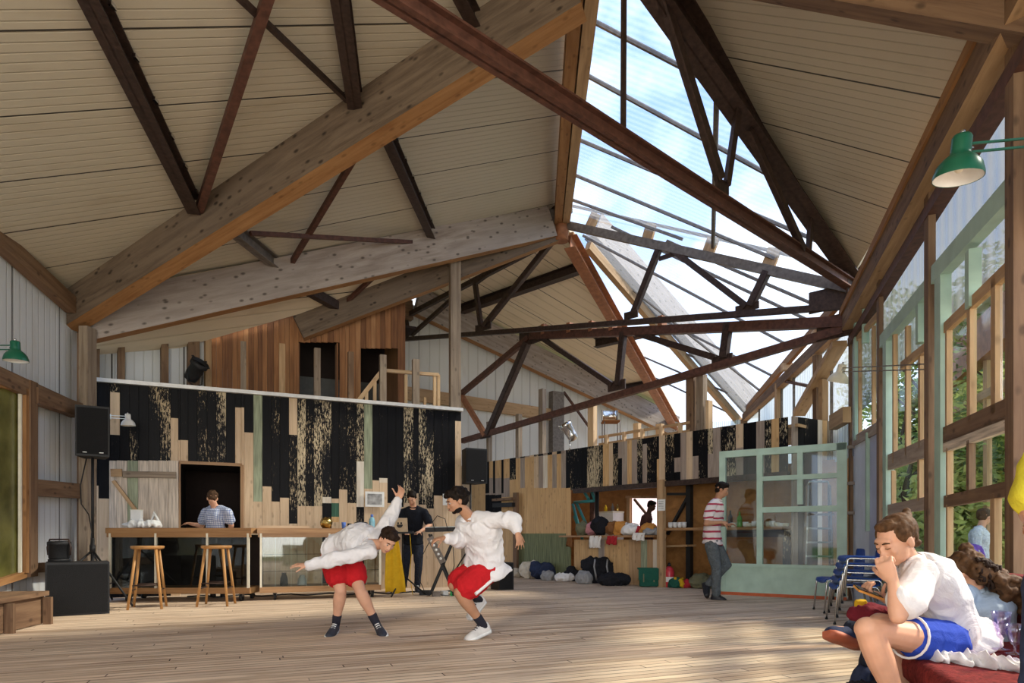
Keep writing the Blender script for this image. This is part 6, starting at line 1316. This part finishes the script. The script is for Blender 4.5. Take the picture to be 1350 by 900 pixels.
# --- stacking chairs
plain('chair_blue', (.012, .065, .33), .35, 0, .1, 6)
def stack_chair(label, x, y, z, rz, group):
    r = thing('stacking_chair', label, 'chair', (x, y, z), group); R_ = RM(rz); T_ = lambda p: V((x, y, z))+R_@V(p)
    rows = []
    prof = [(.235, .40), (.22, .435), (.15, .445), (0, .437), (-.14, .432), (-.195, .445), (-.215, .50), (-.228, .60), (-.24, .72), (-.246, .80), (-.248, .815)]
    for i, (fx, fz) in enumerate(prof):
        hw = .215 if i < 6 else .21-.012*(i-5)**1.15; hw = hw*.9 if i == len(prof)-1 else hw; row = []
        for k in range(9):
            s_ = -1+k/4; dip = .022*(1-s_*s_); row.append(T_((fx-(dip if i > 6 else 0), s_*hw, fz-(dip if i <= 6 else 0))))
        rows.append(row+[p+R_@V((-.006, 0, -.007)) for p in row[::-1]])
    m = MB(); m.rings(rows, 'chair_blue'); m.build('seat_shell', r)
    for s_ in (-1, 1):
        fr = MB(); fr.tube([T_((.25, s_*.235, .0)), T_((.215, s_*.225, .40)), T_((.19, s_*.22, .418)), T_((-.16, s_*.22, .412)), T_((-.19, s_*.225, .39)), T_((-.26, s_*.235, .0))], .0115, 'chrome', 8); fr.build('leg_frame', r)
        for fx in (.25, -.26): MB().cyl(T_((fx, s_*.235, 0)), T_((fx, s_*.235, .02)), .016, m='black', n=8).build('foot_cap', r)
    MB().cyl(T_((.08, -.22, .41)), T_((.08, .22, .41)), .010, m='chrome', n=8).build('crossbar', r)
    return r
def copy_thing(r, loc, label):
    c = r.copy(); COL.objects.link(c); c.location = loc; c['label'] = label
    for ch in list(r.children): k = ch.copy(); COL.objects.link(k); k.parent = c
    return c
RZC = PI-.28; cx_, cy_ = (1127-CX)/F*7.25, 7.25
# things built at world coordinates keep their parts relative to the thing, so a copy only needs a new place
def local_thing(fn):
    r = fn(); return r
s0 = stack_chair('blue plastic stacking chair standing on the floor, lowest of the stack', cx_, cy_, 0, RZC, 'stacked blue chairs')
dvec = RM(RZC)@V((-.012, 0, 0))
for k, nm in ((1, 'second from the floor in the stack'), (2, 'middle one of the stack'), (3, 'second from the top of the stack'), (4, 'topmost of the stack')):
    copy_thing(s0, (cx_+dvec.x*k*2, cy_+dvec.y*k*2, .078*k), 'blue plastic stacking chair, '+nm)
stack_chair('single blue plastic chair just behind the stack of blue chairs', (1107-CX)/F*8.3, 8.3, 0, RZC+.1, None)
# --- woman on the sofa
human('person', 'woman in a white shirt and blue shorts hunched on the sofa, hand at mouth', dict(
    head=at(1181, 713, 3.06), look=V((-.86, -.22, -.40)), neck=at(1200, 743, 3.14), pel=at(1252, 838, 3.22), bend=V((.045, 0, .045)),
    shL=at(1214, 757, 2.97), elL=at(1184, 812, 2.84), wrL=at(1177, 766, 2.90), shR=at(1205, 752, 3.31), elR=at(1200, 806, 3.36), wrR=at(1163, 786, 3.2),
    hiL=at(1246, 848, 3.10), knL=at(1144, 829, 2.92), anL=at(1194, 952, 2.98), toL=at(1140, 985, 2.95), hiR=at(1244, 842, 3.32), knR=at(1160, 822, 3.32), anR=at(1210, 938, 3.3), toR=at(1165, 958, 3.28), hem=V((.08, 0, -.0))),
    female=True, bulk=.93, hair='hair_blond', nohair=True, skin='skin_light', hands={'L': (V((-.32, .12, .80)), V((-.65, -.70, -.25)), .85, -1, .04), 'R': (V((-.9, -.2, .22)), V((-.2, .2, -.95)), .9, 1, .05)},
    top=('shirt_white', 'short', .022, .02, .66), bottom=('shorts_blue', 'shorts', .012, .36), shoes=('shoe_dark', 'shoe_dark', None), vox=.006, closed=True)
W_ = [o for o in bpy.data.objects if o.name.startswith('person') and 'hunched' in str(o.get('label'))][0]
R_ = frame3(V((-.86, -.22, -.40)), Z); c = at(1181, 713, 3.06)
m = MB(); E_ = lambda p, q: m.ell(V(c)+R_@V(p), q, 'hair_blond', R_, 22, 14)
E_((0, -.030, .044), (.081, .092, .080)); E_((0, .020, .088), (.055, .050, .030)); E_((0, -.060, .0), (.062, .05, .055)); 
for sx_ in (-1, 1): E_((sx_*.062, -.010, .038), (.020, .052, .042))
E_((0, -.105, .085), (.026, .026, .024)); E_((.008, -.122, .100), (.020, .018, .018)); E_((0, -.088, -.048), (.045, .026, .022)); skin_up(m, 'hair', .005, W_, 1, (.0035, 45))
# white side stripe of the shorts
hi, kn = at(1246, 848, 3.10), at(1144, 829, 2.92); ax_ = (kn-hi).normalized(); c0 = hi.lerp(kn, .34)+ax_*.075; y_ = ax_.orthogonal().normalized(); z_ = ax_.cross(y_)
MB().tube([c0+(y_*math.cos(q*PI/10)+z_*math.sin(q*PI/10))*.100 for q in range(20)], .006, 'cloth_white', 8, True).build('hem_band', W_)
p = at(1146, 781, 3.14); r = thing('mobile_phone', 'mobile phone in an orange case held by the sitting woman', 'phone', p); MB().bar(p+V((-.065, -.0, .022)), p+V((.06, 0, -.022)), .068, .009, 'cloth_orange', V((.25, -.35, 1))).build('case', r); MB().bar(p+V((-.062, .003, .029)), p+V((.057, .003, -.015)), .060, .004, 'black_gloss', V((.25, -.35, 1))).build('screen', r)
# --- curly haired person behind her
cu = human('person', 'curly haired person in a pale denim shirt, turned away on the sofa', dict(
    head=at(1273, 756, 3.72), look=V((-.45, .80, -.45)), neck=at(1280, 781, 3.70), pel=at(1292, 846, 3.72), bend=V((.03, -.06, .02)),
    shL=at(1262, 793, 3.58), elL=at(1240, 822, 3.62), wrL=at(1205, 820, 3.75), shR=at(1300, 789, 3.72), elR=at(1296, 825, 3.95), wrR=at(1250, 815, 4.0),
    hiL=at(1284, 852, 3.60), knL=at(1168, 812, 3.62), anL=at(1141, 903, 3.62), toL=at(1108, 920, 3.60), hiR=at(1284, 846, 3.85), knR=at(1185, 792, 3.95), anR=at(1124, 832, 3.72), toR=at(1092, 826, 3.66)),
    hair='hair_brown', nohair=True, hands={'L': (V((-.9, .3, .1)), Z, .5, 1, .05), 'R': (V((-.9, .1, .1)), Z, .5, -1, .05)}, top=('denim_shirt', 'long', .026, .04, .95), bottom=('jeans_dark', 'trousers', .010), shoes=('cloth_navy', 'sole_orange', None), vox=.009, face=False)
R_ = frame3(V((-.45, .80, -.45)), Z); c = at(1273, 756, 3.72); m = MB(); E_((0, -.030, .044), (.090, .098, .085)); E_((0, -.08, -.02), (.085, .06, .085)); E_((0, .03, .085), (.06, .05, .04))
E_((.02, -.06, .135), (.035, .035, .032)); rd = random.Random(3)
for k in range(46):
    t = rd.random(); a = rd.uniform(-1, 1); base = V(c)+R_@V((a*.075, -.09, .02-.05*t)); p = base+V((.06+.20*t*abs(rd.gauss(.6, .25)), rd.uniform(-.08, .03), -.05-.20*t*rd.random()))
    m.ell(p, (.026+.012*rd.random(),)*3, 'hair_brown', None, 8, 6)
skin_up(m, 'hair', .009, cu, 1, (.014, 30))
for k in range(14):
    p = V(c)+R_@V((rd.uniform(-.09, .09), rd.uniform(-.13, -.06), rd.uniform(-.05, .06))); q = [p]; d_ = V((.7, -.1, -.5))
    for j in range(9): q.append(p+d_*(.018*(j+1))+V((.014*math.sin(j*1.9+k), .010*math.cos(j*1.9+k), .012*math.cos(j*1.6+k))))
    MB().tube(q, [.011]*8+[.008, .004], 'hair_brown', 6).build('curl', cu)
cloth('cloth_maroon', (.15, .015, .025))
bag_shape(at(1150, 810, 3.45)-V((0, 0, .05)), .11, .08, .10, 'cloth_maroon', 'red_cloth', 'dark red cloth bundled on the lap beside the phone', 'cloth', 71)
p = at(1134, 797, 3.5); m = MB(); m.bar(p+V((0, 0, -.05)), p+V((0, 0, .03)), .04, .06, 'cloth_yellow', V((1, 0, 0))); skin_up(m, 'yellow_cloth', .008, None, 2, (.01, 20)); o = [q for q in bpy.data.objects if q.name.startswith('yellow_cloth')][-1]; tag(o, 'small yellow cloth hanging under the phone', 'cloth')
# --- things on the floor in the corner
bag_shape(at(1150, 905, 3.3)-V((0, 0, .19)), .2, .15, .24, 'cloth_black', 'shoulder_bag', 'black bag on the floor in front of the sofa', 'bag', 77)
bag_shape(at(1135, 858, 3.55)-V((0, 0, .32)), .07, .08, .30, 'cloth_navy', 'clothes_bundle', 'navy jacket slumped beside the bare leg', 'clothes', 78)
for x_, mt, lab in ((1116, 'chrome', 'silvery drinks can on the floor in front of the sofa'), (1099, 'cloth_olive', 'greenish drinks can beside the silvery can')):
    p = at(x_, 918, 3.25); p.z = .0; r = thing('drinks_can', lab, 'can', p); 
    MB().lathe([(.028, 0), (.033, .01), (.033, .105), (.027, .118)], p, mt).build('body', r); MB().lathe([(.026, .118), (.027, .121), (.023, .117), (.001, .117)], p, 'chrome').build('lid', r)
# --- person in yellow at the edge of the picture
human('person', 'person in a yellow t-shirt and dark blue trousers, cut off by the picture edge', dict(
    head=V((2.10, 2.30, 1.60)), look=V((-.3, .9, -.1)), neck=V((2.08, 2.26, 1.43)), pel=V((2.06, 2.24, .95)),
    shL=V((1.88, 2.20, 1.36)), elL=V((1.775, 2.20, 1.055)), wrL=V((1.93, 2.38, 1.0)), shR=V((2.26, 2.30, 1.38)), elR=V((2.35, 2.3, 1.1)), wrR=V((2.3, 2.5, 1.0)),
    hiL=V((1.90, 2.22, .88)), knL=V((1.84, 2.22, .48)), anL=V((1.83, 2.2, .08)), toL=V((1.78, 2.4, .03)), hiR=V((2.14, 2.26, .88)), knR=V((2.16, 2.26, .48)), anR=V((2.18, 2.24, .08)), toR=V((2.16, 2.45, .03))),
    skin='skin_tan', hair='hair_dark', hands={'L': (V((.6, .7, .1)), Z, .4, 1, .1), 'R': (V((-.3, .8, .1)), Z, .4, -1, .1)}, top=('yellow_tee', 'short', .02, .04, .85), bottom=('cloth_navy', 'trousers', .012), shoes=('shoe_dark', 'sole_white', None), vox=.010)
# --- walker outside
yo = 9.3; gz = lambda px_, dz, dy=0: V(((px_-CX)/F*(yo+dy), yo+dy, -.35+dz))
human('person', 'walker outside the window in pale patterned clothes with a purple bag', dict(
    head=gz(1298, 1.60), look=V((.85, .3, -.1)), neck=gz(1292, 1.44), pel=gz(1289, .98), shL=gz(1290, 1.38, .17), elL=gz(1294, 1.12, .2), wrL=gz(1299, .92, .1), shR=gz(1288, 1.38, -.17), elR=gz(1288, 1.1, -.22), wrR=gz(1294, .92, -.25),
    hiL=gz(1291, .92, .1), knL=gz(1296, .5, .1), anL=gz(1286, .10, .1), toL=gz(1296, .04, .1), hiR=gz(1288, .92, -.1), knR=gz(1290, .5, -.1), anR=gz(1294, .09, -.1), toR=gz(1305, .03, -.1)),
    hair='hair_sand', hands={'L': (V((.5, .2, -.6)), V((1, 0, .3)), .3, 1, .1), 'R': (V((.5, .2, -.6)), V((1, 0, .3)), .3, -1, .1)}, top=('leaf_cloth', 'long', .02, .10, .95), bottom=('leaf_cloth', 'trousers', .015), shoes=('shoe_white', 'sole_white', None), vox=.014, hair_kw=dict(vox=.015))
cloth('cloth_purple', (.16, .08, .38)); bag_shape(gz(1281, .85, -.2), .16, .12, .42, 'cloth_purple', 'shoulder_bag', 'purple bag hanging at the side of the walker outside', 'bag', 81)

# ================================================================== outdoors
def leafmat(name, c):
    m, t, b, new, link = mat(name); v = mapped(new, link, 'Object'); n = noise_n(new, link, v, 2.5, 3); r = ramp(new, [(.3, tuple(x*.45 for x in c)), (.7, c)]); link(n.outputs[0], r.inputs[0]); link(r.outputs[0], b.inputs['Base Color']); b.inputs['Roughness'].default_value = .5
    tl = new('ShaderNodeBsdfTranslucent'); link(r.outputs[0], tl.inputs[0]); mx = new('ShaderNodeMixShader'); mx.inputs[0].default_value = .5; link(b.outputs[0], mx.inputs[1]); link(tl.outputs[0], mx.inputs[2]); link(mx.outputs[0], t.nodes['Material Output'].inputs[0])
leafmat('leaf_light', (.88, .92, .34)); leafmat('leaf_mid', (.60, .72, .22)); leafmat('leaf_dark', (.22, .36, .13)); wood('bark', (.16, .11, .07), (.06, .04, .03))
def tree(label, x, y, h, rad, mats, n=2600, seed=0, leaf=.05, name='leafy_tree', low=.0):
    rd = random.Random(seed); r = thing(name, label, 'tree', (x, y, -.35), 'trees outside the window wall'); m = MB()
    m.tube([(x, y, -.35), (x+.1, y, h*.3), (x-.05, y+.1, h*.6), (x+.1, y, h*.9)], [.12, .09, .06, .02], 'bark', 8)
    cl = []
    for k in range(14):
        a = rd.uniform(-1.9, 1.9) if rad > 1 else rd.uniform(0, 6.28); zz_ = rd.uniform(low, 1)*h; rr = rad*rd.uniform(.2, .85); c = V((x+math.cos(a)*rr, y+math.sin(a)*rr, zz_)); cl.append((c, rad*rd.uniform(.35, .6))); m.tube([(x, y, zz_*.7), V((x, y, zz_*.7)).lerp(c, .6)+V((0, 0, .1)), c], [.04, .025, .01], 'bark', 6)
    m.build('trunk', r); v = []; f = []; mi = []
    for k in range(int(n*1.9)):
        c, cr = rd.choice(cl); d = V((rd.gauss(0, 1), rd.gauss(0, 1), rd.gauss(0, 1))).normalized()*cr*rd.uniform(.55, 1.05); p = c+d; a1 = V((rd.gauss(0, 1), rd.gauss(0, 1), rd.gauss(0, .5))).normalized(); a2 = a1.cross(V((rd.gauss(0, 1), rd.gauss(0, 1), rd.gauss(0, 1)))).normalized(); L_ = leaf*rd.uniform(.7, 1.4)
        if p.z < -.3: p.z = -.3
        lim = 1.858+.341*p.y if p.y < 9.8 else 5.2+.166*(p.y-9.8)
        if p.x < lim+.25: continue
        i = len(v); v += [tuple(p-a1*L_), tuple(p+a2*L_*.42), tuple(p+a1*L_), tuple(p-a2*L_*.42)]; f.append((i, i+1, i+2, i+3)); mi.append(rd.randrange(len(mats)))
    me = bpy.data.meshes.new('foliage'); me.from_pydata([(q[0]-x, q[1]-y, q[2]+.35) for q in v], [], f)
    for q in mats: me.materials.append(M[q])
    me.polygons.foreach_set('material_index', mi); o = bpy.data.objects.new('foliage', me); COL.objects.link(o); o.parent = r; return r
LL, LM_, LD = 'leaf_light', 'leaf_mid', 'leaf_dark'
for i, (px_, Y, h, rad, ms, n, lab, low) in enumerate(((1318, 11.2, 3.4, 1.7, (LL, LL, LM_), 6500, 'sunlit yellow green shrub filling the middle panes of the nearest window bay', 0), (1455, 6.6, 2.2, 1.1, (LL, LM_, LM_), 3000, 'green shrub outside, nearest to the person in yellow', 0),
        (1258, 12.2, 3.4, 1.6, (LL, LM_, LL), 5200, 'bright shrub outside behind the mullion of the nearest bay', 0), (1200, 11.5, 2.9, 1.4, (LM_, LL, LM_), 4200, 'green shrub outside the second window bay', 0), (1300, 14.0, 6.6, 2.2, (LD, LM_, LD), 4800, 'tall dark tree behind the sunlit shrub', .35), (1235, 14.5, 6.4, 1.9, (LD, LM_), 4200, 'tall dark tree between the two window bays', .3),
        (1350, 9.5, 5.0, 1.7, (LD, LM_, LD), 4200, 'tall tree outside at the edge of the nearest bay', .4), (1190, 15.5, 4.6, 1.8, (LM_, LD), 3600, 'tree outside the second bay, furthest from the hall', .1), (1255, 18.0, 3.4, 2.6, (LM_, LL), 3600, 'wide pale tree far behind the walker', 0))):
    x = (px_-CX)/F*Y; tree(lab, x, Y, h, rad, ms, n, 100+i, (.042 if Y < 8.5 else .055) if Y < 11 else .085, 'leafy_shrub' if h < 3.5 else 'leafy_tree', low)
# neighbouring canopy roof seen through the top panes
r = thing('garden_canopy', 'terracotta edged canopy with pale roof sheets outside the windows', 'canopy', at(1300, 440, 10)); a, b = at(1238, 505, 12.5), at(1352, 398, 8.0)
MB().bar(a, b, .2, .62, 'steel_orange').build('fascia', r); MB().bar(a+V((.5, .3, .55)), b+V((.5, .3, .55)), 1.3, .05, 'white_paint', None).build('roof_sheet', r); MB().bar(a+V((0, 0, -.7)), b+V((0, 0, -.9)), .1, .12, 'timber_tan').build('purlin', r)
for px_, Y in ((1302, 9.6), (1342, 8.3)): p = at(px_, 500, Y); MB().bar(V((p.x, p.y, -.35)), V((p.x, p.y, at(px_, 440, Y).z)), .08, .08, 'timber_tan', V((1, 0, 0))).build('post', r)

f_ = bpy.data.curves.new('shorts_lettering', 'FONT'); f_.body = 'adi'; f_.size = .045; f_.extrude = .0008; f0 = bpy.data.objects.new('t', f_); COL.objects.link(f0)
me = bpy.data.meshes.new_from_object(f0.evaluated_get(bpy.context.evaluated_depsgraph_get())); bpy.data.objects.remove(f0); me.materials.clear(); me.materials.append(M['cloth_white']); fo = bpy.data.objects.new('lettering', me); COL.objects.link(fo); fo.parent = W_
q = at(1226, 846, 2.955); tx = V((-.15, .05, 1)).normalized(); tz = V((-.35, -.93, .1)); tz = (tz-tx*tz.dot(tx)).normalized(); ty = tz.cross(tx); fo.matrix_local = Matrix.Translation(q-V(W_['_org'])) @ Matrix((tx, ty, tz)).transposed().to_4x4()
